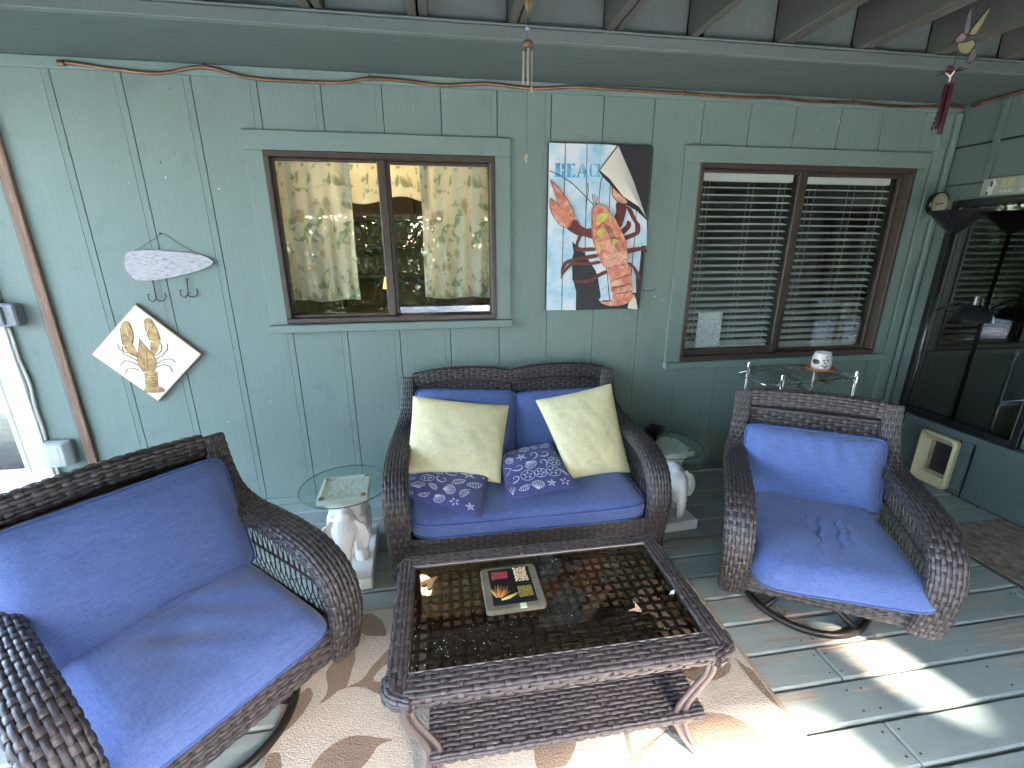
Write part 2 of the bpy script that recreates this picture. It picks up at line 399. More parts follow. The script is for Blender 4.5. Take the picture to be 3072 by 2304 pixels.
boxo('flap', simple('smoky_flap', (.05, .042, .035), .3, .4, 8), pe, XR+.02, XR+.024, -.525, -.36, .07, .315, .0005)
boxo('flap_edge', simple('flap_rail', (.42, .36, .22), .4), pe, XR-.008, XR+.0195, -.381, -.372, .083, .302, .002)

# ---------------------------------------------------- ceiling of joists
ce = bpy.data.objects.new('porch_ceiling', None); link(ce); tag(ce, kind='structure')
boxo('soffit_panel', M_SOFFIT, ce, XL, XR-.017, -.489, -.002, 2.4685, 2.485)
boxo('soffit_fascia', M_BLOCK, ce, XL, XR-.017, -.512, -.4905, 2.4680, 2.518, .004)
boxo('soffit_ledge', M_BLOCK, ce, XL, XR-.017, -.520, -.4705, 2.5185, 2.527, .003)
JX = [-3.52, -3.09, -2.66, -2.23, -1.80, -1.365, -.936, -.497, -.079, .346, .783, 1.188, 1.631, 2.055, 2.488, 2.92]
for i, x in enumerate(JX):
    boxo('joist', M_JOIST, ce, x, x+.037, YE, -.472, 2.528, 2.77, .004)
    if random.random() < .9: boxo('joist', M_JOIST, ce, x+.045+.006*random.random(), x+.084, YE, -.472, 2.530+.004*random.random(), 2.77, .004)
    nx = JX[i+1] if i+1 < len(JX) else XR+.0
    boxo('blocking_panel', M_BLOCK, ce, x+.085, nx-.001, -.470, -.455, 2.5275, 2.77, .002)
for k in range(23):
    y = YE-.1+.146*k
    if y > -.5: break
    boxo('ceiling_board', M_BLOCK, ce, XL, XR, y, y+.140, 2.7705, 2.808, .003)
boxo('eave_board', M_TRIMX, ce, XL, XR+.1, YE-.045, YE-.002, 2.50, 2.80)
boxo('upper_wall', M_DARK, ce, XL, XR+.1, -.30, -.20, 2.486, 2.819)
boxo('roof_slab', M_DARK, ce, XL, XR+.1, YE-.04, 1.2, 2.82, 2.86)

# ============================================================ WICKER
def wicker_mat(name, col, hi):
    t = NT(name); uv = t('TexCoord').outputs['UV']
    mp = t('Mapping', {'Vector': uv, 'Scale': (9, 7, 1)}).outputs[0]; fine = t.noise(mp, 1, 4, .6)
    st = t('Mapping', {'Vector': uv, 'Scale': (2.5, 26, 1)}).outputs[0]; streak = t.noise(st, 1, 3, .6)
    big = t.noise(t.co('Object'), 3, 3)
    c = t.ramp(fine, [(.25, tuple(x*.6 for x in col)), (.5, col), (.78, hi)])
    c = t.mix(t.ramp(big, [(.35, (0, 0, 0)), (.7, (.35,)*3)]), c, hi)
    t.set(Base_Color=c, Roughness=t.ramp(streak, [(.3, (.24,)*3), (.7, (.42,)*3)])); t.p.inputs['Specular IOR Level'].default_value = .55
    t.bump(streak, .5, .0015); return t.m
M_WICK = wicker_mat('brown_resin_wicker', (.031, .0255, .0262), (.088, .073, .074))
M_RIB_LIT = wicker_mat('lit_resin_rib', (.066, .053, .053), (.14, .117, .115))  # same resin as the strands, painted lighter for the light the ribs catch
M_WTAB = wicker_mat('grey_brown_resin_wicker', (.050, .039, .041), (.115, .092, .095))
def grid_faces(nr, nc, base):
    i = np.arange(nr-1)[:, None]*nc+np.arange(nc-1)[None]; i = i.ravel()
    return np.stack([i, i+1, i+nc+1, i+nc], 1)+base
def weave(mb, Sf, nu, nv, rib=.035, a=.0028, crown=.0011, ribw=.29, sw=.445, ku=4, open_gap=None, jit=.06):
    """strands run along U over and under ribs that run along V"""
    sh = lambda c: np.sign(c)*np.abs(c)**.55
    U = np.linspace(0, nu, nu*ku+1); V_ = []; F_ = []; UV_ = []; n0 = 0
    for j in range(nv):
        w = sw*(1+rng.uniform(-jit, jit)); off = rng.uniform(-jit, jit)*.4; q = rng.uniform(0, 50)
        h = a*sh(np.cos(PI*(U-.5-j)))+rng.uniform(-.0003, .0003)
        P_ = []; T_ = []
        for tt, cr_ in ((-1, -.0016), (-.78, crown*.75), (.0, crown), (.78, crown*.75), (1, -.0016)):
            p, nn = Sf(U, np.full_like(U, j+.5+off+tt*w)); P_.append(p+nn*(h+cr_)[:, None]); T_.append(np.stack([U*rib, np.full_like(U, q+tt*.5)], 1))
        V_.append(np.concatenate(P_)); UV_.append(np.concatenate(T_)); F_.append(grid_faces(5, len(U), n0)); n0 += 5*len(U)
    nrib = 0; kv = 4; Vv = np.linspace(0, nv, nv*kv+1)
    for i in range(nu):
        h = -a*sh(np.cos(PI*(Vv-.5-i))); P_ = []; T_ = []; q = rng.uniform(0, 50)
        for tt, cr_ in ((-1, -.0004), (-.8, crown*.7), (.8, crown*.7), (1, -.0004)):
            p, nn = Sf(np.full_like(Vv, i+.5+tt*ribw), Vv); P_.append(p+nn*(h+cr_)[:, None]); T_.append(np.stack([Vv*.014, np.full_like(Vv, q+tt*.5)], 1))
        V_.append(np.concatenate(P_)); UV_.append(np.concatenate(T_)); F_.append(grid_faces(4, len(Vv), n0)); n0 += 4*len(Vv); nrib += len(F_[-1])
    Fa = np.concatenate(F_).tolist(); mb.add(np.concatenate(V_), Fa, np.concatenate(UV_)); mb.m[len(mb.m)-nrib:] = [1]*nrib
def quad_surf(A, B, C, D_, nu, nv):
    """A,B along U at V=0; D,C at V=nv"""
    A, B, C, D_ = [np.array(q, float) for q in (A, B, C, D_)]
    n = np.cross(B-A, D_-A); n /= np.linalg.norm(n)
    def Sf(U, V):
        u = (U/nu)[:, None]; v = (V/nv)[:, None]
        return (1-v)*((1-u)*A+u*B)+v*((1-u)*D_+u*C), np.broadcast_to(n, (len(U), 3))
    return Sf
def wpatch(name, parent, A, B, C, D_, rib=.033, pit=.0165, mat=None, thick=.004, **kw):
    L = np.linalg.norm(np.array(B, float)-A); Wd = np.linalg.norm(np.array(D_, float)-A)
    nu = max(2, round(L/rib)); nv = max(2, round(Wd/pit)); m = MB(); Sf = quad_surf(A, B, C, D_, nu, nv); weave(m, Sf, nu, nv, L/nu, **kw)
    o = m.build(name, [mat or M_WICK, M_RIB_LIT], parent, True)
    n = Sf(np.array([0.]), np.array([0.]))[1][0]*(-thick); b = MB(); q = [np.array(x, float)+n for x in (A, B, C, D_)]
    b.add(q, [(0, 1, 2, 3)]); b.build('backing', M_DARK, o); return o
def superell(w, t, e, n=400):
    a = np.linspace(0, 2*PI, n, endpoint=False); c, s_ = np.cos(a), np.sin(a)
    x = np.sign(c)*np.abs(c)**(2/e)*w; y = np.sign(s_)*np.abs(s_)**(2/e)*t
    d = np.r_[0, np.cumsum(np.hypot(np.diff(np.r_[x, x[0]]), np.diff(np.r_[y, y[0]])))]
    return np.r_[x, x[0]], np.r_[y, y[0]], d
def wsweep(name, parent, pts, widths, thick, bdir, e=2.6, rib=.033, pit=.0140, mat=None, caps=True, **kw):
    """woven rounded band swept along pts; bdir = direction of its width"""
    Q = np.c_[np.array(pts, float), np.array(widths), np.array(thick)]; R_, L = spline(Q, 120)
    nu = max(2, round(L/rib)); w0, t0 = np.mean(widths), np.mean(thick); X_, Y_, d = superell(w0, t0, e); nv = max(4, 2*round(d[-1]/pit/2))
    s_ = np.linspace(0, nu, 120); T = np.gradient(R_[:, :3], axis=0); T /= np.linalg.norm(T, axis=1)[:, None]
    B = np.array(bdir, float)[None]-T*(T@np.array(bdir, float))[:, None]; B /= np.linalg.norm(B, axis=1)[:, None]; N = np.cross(T, B)
    def core(U, V, k=1.):
        r = np.stack([np.interp(U, s_, R_[:, c]) for c in range(5)], 1); b = np.stack([np.interp(U, s_, B[:, c]) for c in range(3)], 1); nn = np.stack([np.interp(U, s_, N[:, c]) for c in range(3)], 1)
        dd = (V % nv)/nv*d[-1]; x = np.interp(dd, d, X_)/w0*r[:, 3]*k; y = np.interp(dd, d, Y_)/t0*r[:, 4]*k
        nx = np.sign(x)*np.abs(x/r[:, 3])**(e-1)/r[:, 3]; ny = np.sign(y)*np.abs(y/r[:, 4])**(e-1)/r[:, 4]; l = np.hypot(nx, ny)+1e-9
        return r[:, :3]+b*x[:, None]+nn*y[:, None], b*(nx/l)[:, None]+nn*(ny/l)[:, None]
    m = MB(); weave(m, core, nu, nv, L/nu, **kw); o = m.build(name, [mat or M_WICK, M_RIB_LIT], parent, True)
    b = MB(); Us = np.linspace(0, nu, 40); Vs = np.linspace(0, nv, 24, endpoint=False); vv = []
    for u in Us: vv.append(core(np.full(24, u), Vs, .90 if True else 1)[0])
    f = []
    for i in range(39):
        for k in range(24): f.append((i*24+k, i*24+(k+1) % 24, (i+1)*24+(k+1) % 24, (i+1)*24+k))
    f += [tuple(range(23, -1, -1)), tuple(range(39*24, 40*24))]
    b.add(np.concatenate(vv), f); b.build('core', M_DARK, o, True); return o

# ============================================================ CUSHIONS
def fabric(name, c1, c2, thread=900, rough=.85, fade=.0):
    t = NT(name); v = t.co('Object')
    a = t.noise(t.co('Object', (1, 14, 14)), 60, 3); b = t.noise(t.co('Object', (14, 1, 14)), 60, 3)
    a2 = t.noise(t.co('Object', (1, 9, 9)), 20, 3, .6); b2 = t.noise(t.co('Object', (9, 1, 9)), 20, 3, .6); th = t.mix(.55, t.mix(.5, a, b), t.mix(.5, a2, b2)); big = t.noise(v, 5, 4)
    c = t.ramp(th, [(.40, c1), (.60, c2)]); c = t.mix(t.ramp(big, [(.4, (0, 0, 0)), (.8, (.25,)*3)]), c, tuple(min(1, x*1.25) for x in c2))
    t.set(Base_Color=c, Roughness=rough); t.p.inputs['Specular IOR Level'].default_value = .2
    t.p.inputs['Sheen Weight'].default_value = .25
    t.bump(th, .25, .0012); return t.m
M_BLUE = fabric('blue_outdoor_fabric', (.052, .090, .245), (.116, .166, .36))
M_PIPE = fabric('blue_piping', (.030, .06, .205), (.055, .10, .29))
def cushion_mesh(w, d, h, corner=.06, crown=.035, wr=None, n=44, e=7, rnd=.02, r0=.86):
    """box cushion: plan w x d, height h, rounded; returns verts, faces and the two seam loops"""
    def plan(u, v):                       # square -> rounded square
        r = np.maximum(np.abs(u), np.abs(v)); a = np.arctan2(v, u); c, s_ = np.abs(np.cos(a)), np.abs(np.sin(a))
        den = (c**e+s_**e)**(1/e); return r*np.cos(a)/den*w/2, r*np.sin(a)/den*d/2
    g = np.linspace(-1, 1, n+1); U, V = np.meshgrid(g, g, indexing='ij')
    def side(sgn):
        x, y = plan(U, V); r = np.maximum(np.abs(U), np.abs(V))
        z = sgn*(h*.5-(rnd if sgn > 0 else .015)*np.clip((r-r0)/(1-r0), 0, 1)**2.2)+sgn*crown*(1-np.abs(U)**2.6)*(1-np.abs(V)**2.6)
        if wr is not None and sgn > 0: z = z+wr(x, y)*np.clip((1-r)/.15, 0, 1)
        k = 1-.012*np.clip((r-.9)/.1, 0, 1); return np.stack([x*k, y*k, z], -1).reshape(-1, 3)
    top, bot = side(1), side(-1); N_ = (n+1)**2; f = []
    for i in range(n):
        for j in range(n):
            a = i*(n+1)+j; f.append((a, a+n+1, a+n+2, a+1)); f.append((N_+a, N_+a+1, N_+a+n+2, N_+a+n+1))
    loop = [i*(n+1) for i in range(n+1)]+[n*(n+1)+j for j in range(1, n+1)]+[i*(n+1)+n for i in range(n-1, -1, -1)]+[j for j in range(n-1, 0, -1)]
    v = [top, bot]; m_ = len(loop); base = 2*N_; rows = [loop]
    for q in (.18, .5, .82):
        t_, b_ = top[loop], bot[loop]; p = t_*(1-q)+b_*q; o_ = 1+.03*math.sin(PI*q)*.6; p[:, :2] *= o_; v.append(p); rows.append(list(range(base, base+m_))); base += m_
    rows.append([N_+i for i in loop])
    for A_, B_ in zip(rows[:-1], rows[1:]):
        for k in range(m_): f.append((A_[k], A_[(k+1) % m_], B_[(k+1) % m_], B_[k]))
    return np.concatenate(v), f, top[loop], bot[loop]
def cushion(parent, name, w, d, h, M, wr=None, crown=.03, e=7, bend=None, n=44, rnd=.02, r0=.86, pipes='tb'):
    v, f, lt, lb = cushion_mesh(w, d, h, wr=wr, crown=crown, e=e, n=n, rnd=rnd, r0=r0)
    def X(p):
        p = np.array(p, float)
        if bend is not None: p = bend(p)
        return np.array([M @ Vector(q) for q in p])
    o = MB().add(X(v), f).build(name, M_BLUE, parent, True, True)
    for L in ([lt] if 't' in pipes else [])+([lb] if 'b' in pipes else []):
        q = L.copy(); q[:, :2] *= 1.006; MB().tube(X(q), .0058, 6, True).build('piping', M_PIPE, o, True)
    return o
def pillow(name, C4, thick, mat, label, cat, group=None, n=30, bumpy=.0, puff=.42, seam=True, sag=None):
    """knife-edge pillow over four corners TL,TR,BR,BL; returns object and surface function"""
    TL, TR, BR, BL = [np.array(c, float) for c in C4]; nrm = np.cross(TR-TL, BL-TL); nrm /= -np.linalg.norm(nrm)
    if nrm[1] > 0 and abs(nrm[1]) > .1 or nrm[2] < -.3: nrm = -nrm
    ph = rng.uniform(0, 6, 8)
    def Sf(u, v, side=1):
        u = np.asarray(u, float); v = np.asarray(v, float); pu = 1-.035*(1-u*u)*np.abs(v)**3; pv = 1-.035*(1-v*v)*np.abs(u)**3
        U, V = (u*pv+1)/2, (v*pu+1)/2; p = (1-V)[..., None]*((1-U)[..., None]*TL+U[..., None]*TR)+V[..., None]*((1-U)[..., None]*BL+U[..., None]*BR)
        h = thick/2*np.clip((1-u*u)*(1-v*v), 0, 1)**puff
        if bumpy: h = h+bumpy*(np.sin(u*9+ph[0]+2*np.sin(v*5+ph[1]))*np.sin(v*8+ph[2])+.6*np.sin(u*17+ph[3]+v*6)*np.sin(v*15+ph[4]))*np.clip((1-u*u)*(1-v*v)*6, 0, 1)
        p = p+nrm*(side*h)[..., None]
        if sag is not None: p = sag(p)
        return p
    g = np.sin(np.linspace(-PI/2, PI/2, n+1)); U, V = np.meshgrid(g, g, indexing='ij'); m = MB(); f = grid_faces(n+1, n+1, 0).tolist()
    m.add(Sf(U, V, 1).reshape(-1, 3), f, np.stack([U, V], -1).reshape(-1, 2)); m.add(Sf(U, V, -1).reshape(-1, 3), [q[::-1] for q in f], np.stack([U, V], -1).reshape(-1, 2))
    o = m.build(name, mat, None, True, True); tag(o, label, cat, group)
    if seam:
        e_ = np.linspace(-1, 1, 26)[:-1]; o1 = np.ones(25); eu = np.r_[e_, o1, -e_, -o1]; ev = np.r_[-o1, e_, o1, -e_]
        MB().tube(Sf(eu, ev, 0), .004, 5, True).build('seam', mat, o, True)
    return o, Sf

# ============================================================ WICKER SEATS
def lattice(name, parent, bot, top, n=15, r=.0022, rows=1):
    """open diagonal strands between two curves bot(s), top(s)"""
    m = MB(); Pt = lambda s_, t: np.array(bot(s_))*(1-t)+np.array(top(s_))*t
    for sg in (1, -1):
        for k in range(-5, n+6):
            pts = []
            for t in np.linspace(0, 1, 9):
                s_ = (k+.5)/n+sg*(.16*(t-.5)+.05*math.sin(PI*t*2)*.5)
                if 0 <= s_ <= 1: pts.append(Pt(s_, t)+np.array([.0015*sg, 0, 0]))
            if len(pts) > 2: m.tube(pts, r, 5)
    o = m.build(name, M_WICK, parent, True)
    b = MB(); b.tube([Pt(s_, .5) for s_ in np.linspace(0, 1, 14)], .006, 6); b.build('lattice_rail', M_WICK, o, True); return o
def seat_frame(root, hb, ha, prof, zb, za, rail, depthback, n_hump=0, pit=.014):
    """hb half width at back posts, ha at arms, prof list of (y,z,w,t,k) k=0 post..1 arm"""
    arms = {}
    for s_ in (-1, 1):
        pts = [(s_*(hb+(ha-hb)*k), y, z) for y, z, w, t, k in prof]
        wsweep('arm', root, pts, [q[2] for q in prof], [q[3] for q in prof], (1, 0, 0), e=3.2)
        R_, L = spline(np.array(pts), 60); arms[s_] = R_
        MB().tube([(p[0]-s_*.048, p[1], p[2]-.018) for p in R_[8:52:2]], .008, 6).build('arm_edge', M_WICK, root, True)
    return arms
def top_rail(root, hb, y, ztop, h=.085, hump=0, lean=.1, rib=.034):
    n = 25; xs = np.linspace(-hb, hb, n); pts = []
    for x in xs:
        u = (x+hb)/(2*hb); z = ztop-h/2
        if hump: z += hump*abs(math.sin(2*PI*u))**.8*1.0
        else: z += .012*math.sin(PI*u)
        pts.append((x, y, z))
    wsweep('back_rail', root, pts[::2], [h/2]*13, [.026]*13, (0, lean, 1), e=3.0, rib=rib, pit=.0175)
    return pts
def build_chair(name, label, loc, rz, seat_kw):
    root = thing(name, label, 'armchair', loc, rz, 'matching wicker swivel armchairs')
    zb = .165; hb = .325; ha = .345; H = .895
    prof = [(.375, H-.012, .036, .026, 0), (.345, .76, .038, .027, 0), (.305, .655, .042, .029, .25), (.225, .597, .050, .031, .7), (.10, .585, .054, .032, 1.0), (-.06, .580, .056, .033, 1.15), (-.20, .556, .058, .034, 1.2), (-.295, .495, .059, .034, 1.15), (-.335, .395, .058, .033, 1.05), (-.328, .28, .055, .031, .95), (-.300, zb, .052, .029, .85)]
    arms = seat_frame(root, hb, ha, prof, zb, None, None, None)
    top_rail(root, hb-.036, .378, H, .088, 0)
    # woven back panel, leaning, with its frame
    wpatch('back_panel', root, (-hb+.04, .275, .30), (hb-.04, .275, .30), (hb-.04, .368, H-.095), (-hb+.04, .368, H-.095), pit=.018, rib=.032)
    wpatch('rear_panel', root, (hb+.0, .300, .22), (-hb-.0, .300, .22), (-hb+.02, .402, H-.06), (hb-.02, .402, H-.06), pit=.018, rib=.032)
    fr = MB(); fr.tube([(-hb+.042, .30, .50), (-hb+.042, .362, H-.098), (hb-.042, .362, H-.098), (hb-.042, .30, .50)], .0075, 6); fr.build('back_frame', M_WICK, root, True)
    # base: apron, sides
    wpatch('apron', root, (-ha+.03, -.305, zb+.005), (ha-.03, -.305, zb+.005), (ha-.03, -.312, zb+.145), (-ha+.03, -.312, zb+.145), pit=.0165, rib=.036)
    MB().box(-ha+.03, ha-.03, -.310, -.24, zb+.142, zb+.150, .003).build('apron_lip', M_WICK, root)
    for s_ in (-1, 1):
        x = s_*(ha-.005); A_ = ((x, -.29, zb+.01), (x, .30, zb+.01), (x, .30, zb+.13), (x, -.29, zb+.13))
        if s_ < 0: A_ = (A_[1], A_[0], A_[3], A_[2])
        wpatch('side_panel', root, *A_)
        R_ = arms[s_]; fr_ = R_[14:44]
        def topc(q, fr_=fr_, s_=s_):
            k = q*(len(fr_)-1); i = min(int(k), len(fr_)-2); p = fr_[i]*(1-(k-i))+fr_[i+1]*(k-i); return (p[0]-s_*.01, p[1], p[2]-.025)
        lattice('arm_lattice', root, lambda q, s_=s_, topc=topc: (s_*(ha-.01), topc(q)[1]*.96, zb+.13), topc, n=17)
    MB().box(-ha+.035, ha-.035, -.30, .29, zb+.02, zb+.138, .004).build('seat_deck', M_DARK, root)
    # swivel base
    ringp = [(.255*math.cos(a), -.03+.255*math.sin(a), .022) for a in np.linspace(0, 2*PI, 48, endpoint=False)]
    b = MB(); b.tube(ringp, .0155, 8, True)
    for a in (45, 135, 225, 315):
        ca, sa = math.cos(math.radians(a)), math.sin(math.radians(a))
        b.tube([(.255*ca, -.03+.255*sa, .022), (.15*ca, -.03+.15*sa, .06), (.05*ca, -.03+.05*sa, .085)], .012, 6)
    b.lathe([(.05, .07), (.05, .13), (.10, .14), (.10, .186)], 16, (0, -.03, 0)); b.build('swivel_base', M_METAL_DK, root, True)
    # cushions
    M1 = Matrix.Translation(Vector(seat_kw['loc'])) @ Matrix.Rotation(seat_kw.get('rz', 0), 4, 'Z') @ Matrix.Rotation(math.radians(seat_kw.get('tilt', 3)), 4, 'X')
    cushion(root, 'seat_cushion', seat_kw.get('w', .585), seat_kw.get('d', .60), seat_kw.get('h', .10), M1, wr=seat_kw.get('wr'), crown=.022, n=150, rnd=.062, r0=.72, e=8, pipes='b')
    M2 = Matrix.Translation(Vector(seat_kw['bloc'])) @ Matrix.Rotation(seat_kw.get('brz', 0), 4, 'Z') @ Matrix.Rotation(math.radians(seat_kw.get('btilt', 76)), 4, 'X')
    cushion(root, 'back_cushion', seat_kw.get('bw', .575), seat_kw.get('bh', .40), seat_kw.get('bt', .105), M2, wr=seat_kw.get('bwr'), crown=.03, e=15, n=84, rnd=.04, r0=.72, pipes='t')
    return root
def wr_right(x, y):      # pinched creases in the middle of the seat
    z = 0
    for cx, cy, w_, l_, d_ in ((-.02, -.02, .0068, .095, .017), (.055, -.03, .007, .075, .014), (-.05, .06, .006, .05, .009), (.015, .06, .0065, .05, .008), (.10, -.02, .008, .06, .005)):
        z = z-d_*np.exp(-((x-cx-.007*np.sin((y-cy)*75)-.25*(y-cy))/w_)**2-((y-cy)/l_)**2)+.25*d_*np.exp(-((x-cx-.018-.25*(y-cy))/(w_*2))**2-((y-cy)/(l_*1.1))**2)
    for cy, d_ in ((.02, .006), (-.045, .004)): z = z-d_*np.exp(-((y-cy)/.008)**2-((x+.07)/.05)**2)
    return z+.004*np.sin(x*21+1)*np.sin(y*17)
def wr_left(x, y):
    return .0055*np.sin(y*34+5*np.sin(x*7)+x*12)*np.exp(-((x-.05)/.22)**2-((y-.05)/.2)**2)+.006*np.sin(x*13+y*9)*np.sin(y*15)-.010*np.exp(-((x+.02)/.06)**2-((y+.0)/.05)**2)-.008*np.exp(-((y-.13-.25*x)/.012)**2-((x-.05)/.16)**2)
def wr_back(x, y):
    return .0045*np.sin(x*70+3*np.sin(y*11))*np.exp(-((y-.12)/.09)**2)*np.clip(np.sin(x*9+1.2), 0, 1)+.003*np.sin(x*17)*np.sin(y*14)
def wr_smooth(x, y): return .003*np.sin(x*9+1)*np.sin(y*10)
build_chair('armchair', 'wicker swivel armchair by the chrome wire shelf, blue seat cushion creased in the middle', (1.665, -1.222, 0), math.radians(-30),
            dict(loc=(.0, -.11, .364), rz=math.radians(7), tilt=3, wr=wr_right, bloc=(-.005, .225, .565), btilt=72, bwr=wr_back, bh=.36, bw=.60, w=.645, d=.63))
lc_ = build_chair('armchair', 'wicker swivel armchair by the white door, smooth blue cushions, facing the coffee table', (-.886, -1.438, 0), math.radians(48),
            dict(loc=(0, -.045, .368), rz=0, tilt=2, wr=wr_left, bloc=(-.015, .225, .605), btilt=74, bwr=wr_smooth, bh=.46, bw=.635, w=.60, d=.60))
lc_.scale = (1.045, 1.02, 1)
# loveseat
LX, LY = .412, -.485
lv = thing('loveseat', 'brown wicker loveseat with blue cushions set against the green wall', 'loveseat', (LX, LY, 0))
hb, ha, zb = .628, .66, .035; H = .885
prof = [(.385, H-.03, .038, .028, 0), (.355, .76, .040, .028, 0), (.315, .655, .044, .030, .25), (.235, .592, .050, .032, .7), (.11, .572, .055, .033, 1.0), (-.06, .566, .057, .034, 1.25), (-.22, .540, .060, .035, 1.35), (-.335, .475, .061, .035, 1.25), (-.385, .37, .060, .034, 1.05), (-.385, .24, .057, .032, .9), (-.37, zb, .053, .030, .8)]
arms = seat_frame(lv, hb, ha, prof, zb, None, None, None)
top_rail(lv, hb-.034, .392, H-.012, .082, .030, .08)
wpatch('back_panel', lv, (-hb+.04, .285, .25), (-.008, .285, .25), (-.008, .382, H-.07), (-hb+.04, .382, H-.07), pit=.0165)
wpatch('back_panel', lv, (.008, .285, .25), (hb-.04, .285, .25), (hb-.04, .382, H-.07), (.008, .382, H-.07), pit=.0165)
wpatch('rear_panel', lv, (hb, .31, .15), (-hb, .31, .15), (-hb+.03, .415, H-.05), (hb-.03, .415, H-.05))
fr = MB(); fr.tube([(0, .30, .45), (0, .378, H-.085)], .011, 6)
for s_ in (-1, 1):
    fr.tube([(s_*(hb-.042), .33, .60), (s_*(hb-.042), .378, H-.09)]+[(s_*((hb-.042)*(1-u)), .378, H-.095+.026*math.sin(PI*u)) for u in np.linspace(.02, 1, 14)], .0075, 6)
fr.build('back_frame', M_WICK, lv, True)
wpatch('apron', lv, (-ha+.02, -.385, .045), (ha-.02, -.385, .045), (ha-.02, -.392, .25), (-ha+.02, -.392, .25), pit=.0165, rib=.036)
for s_ in (-1, 1):
    x = s_*(ha-.01); A_ = ((x, -.36, .05), (x, .31, .05), (x, .31, .24), (x, -.36, .24))
    if s_ < 0: A_ = (A_[1], A_[0], A_[3], A_[2])
    wpatch('side_panel', lv, *A_)
    fr_ = arms[s_][14:44]
    def topc(q, fr_=fr_, s_=s_):
        k = q*(len(fr_)-1); i = min(int(k), len(fr_)-2); p = fr_[i]*(1-(k-i))+fr_[i+1]*(k-i); return (p[0]-s_*.01, p[1], p[2]-.025)
    lattice('arm_lattice', lv, lambda q, s_=s_, topc=topc: (s_*(ha-.02), topc(q)[1]*.96, .24), topc, n=20)
MB().box(-ha+.03, ha-.03, -.378, .30, .06, .245, .004).build('seat_deck', M_DARK, lv)
for sx in (-1, 1):
    for y in (-.34, .30): MB().lathe([(.018, .002), (.02, .05), (.02, .07)], 10, (sx*(ha-.05), y, 0)).build('foot', M_BLACK, lv, True)
def wr_love(x, y): return -.010*np.exp(-((y-.0)/.2)**2)*np.exp(-((x+.05)/.2)**2)+.0035*np.sin(x*60+4*y)*np.exp(-((x+.05)/.09)**2-((y+.1)/.12)**2)+.002*np.sin(x*7)*np.sin(y*9)
cushion(lv, 'seat_cushion', 1.225, .63, .105, Matrix.Translation((0, -.095, .315)) @ Matrix.Rotation(math.radians(2.5), 4, 'X'), wr=wr_love, crown=.022, e=9, n=60)
cushion(lv, 'back_cushion', .60, .44, .11, Matrix.Translation((-.295, .225, .575)) @ Matrix.Rotation(math.radians(4), 4, 'Y') @ Matrix.Rotation(math.radians(74), 4, 'X'), wr=wr_smooth, crown=.03, e=15, n=70, rnd=.035, r0=.75, pipes='t')
cushion(lv, 'back_cushion', .60, .42, .11, Matrix.Translation((.305, .23, .555)) @ Matrix.Rotation(math.radians(-1), 4, 'Y') @ Matrix.Rotation(math.radians(74), 4, 'X'), wr=wr_back, crown=.03, e=15, n=70, rnd=.035, r0=.75, pipes='t')

# ============================================================ COFFEE TABLE
ct = thing('coffee_table', 'low wicker coffee table with smoked glass top, woven lower shelf and curved legs', 'table', (.317, -1.555, 0))
tx0, tx1, ty0, ty1, tz = -.517, .517, -.300, .290, .440
bw = .034
wsweep('top_border', ct, [(x, ty0+.043, tz-.004) for x in np.linspace(tx0+.05, tx1-.05, 5)], [.042]*5, [.022]*5, (0, 1, 0), e=4, rib=.045, pit=.0155, mat=M_WTAB, ribw=.20)
wsweep('top_border', ct, [(x, ty1-.030, tz) for x in np.linspace(tx0+.04, tx1-.04, 5)], [.032]*5, [.020]*5, (0, 1, 0), e=4, rib=.045, pit=.0155, mat=M_WTAB, ribw=.20)
for s_ in (-1, 1):
    wsweep('top_border', ct, [(s_*(tx1-.031), y, tz-.001) for y in np.linspace(ty0+.03, ty1-.025, 5)], [.032]*5, [.0205]*5, (1, 0, 0), e=4, rib=.045, pit=.0155, mat=M_WTAB, ribw=.20)
    for (ya, yb, d_) in ((ty0+.085, ty0+.004, -1), (ty1-.06, ty1-.004, 1)):
        wsweep('corner_wrap', ct, [(s_*(tx1-.004), ya, tz-.004), (s_*(tx1-.016), (ya*.35+yb*.65), tz-.004), (s_*(tx1-.075), yb, tz-.004)], [.020]*3, [.021]*3, (0, 0, 1), e=3, rib=.03, pit=.014, mat=M_WTAB)
m = MB(); gx0, gx1, gy0, gy1 = tx0+.06, tx1-.06, ty0+.083, ty1-.06
nu = round((gx1-gx0)/.036); nv = round((gy1-gy0)/.036)
weave(m, quad_surf((gx0, gy0, tz-.012), (gx1, gy0, tz-.012), (gx1, gy1, tz-.012), (gx0, gy1, tz-.012), nu, nv), nu, nv, .036, a=.0022, crown=.001, ribw=.22, sw=.21, ku=4, jit=.22)
m.build('lattice_top', [M_WTAB, M_WTAB], ct, True)
gt = MB().box(gx0-.002, gx1+.002, gy0-.002, gy1+.002, tz+.0085, tz+.0145, .002).build('glass_top', M_TINT, ct)
lip = simple('glass_edge_bead', (.28, .26, .25), .3)
b = MB(); b.tube([(gx0, gy0, tz+.014), (gx1, gy0, tz+.014), (gx1, gy1, tz+.014), (gx0, gy1, tz+.014)], .0022, 5, True); b.build('glass_edge', lip, gt)
wpatch('lower_shelf', ct, (-.415, -.250, .165), (.475, -.250, .165), (.475, .215, .165), (-.415, .215, .165), rib=.042, pit=.0155, mat=M_WTAB, ribw=.2)
wsweep('shelf_edge', ct, [(x, -.256, .155) for x in np.linspace(-.41, .47, 4)], [.012]*4, [.012]*4, (0, 1, 0), e=2.2, rib=.04, pit=.011, mat=M_WTAB)
M_LEG = simple('taupe_painted_metal', (.115, .085, .078), .42, .1, 30, .05)
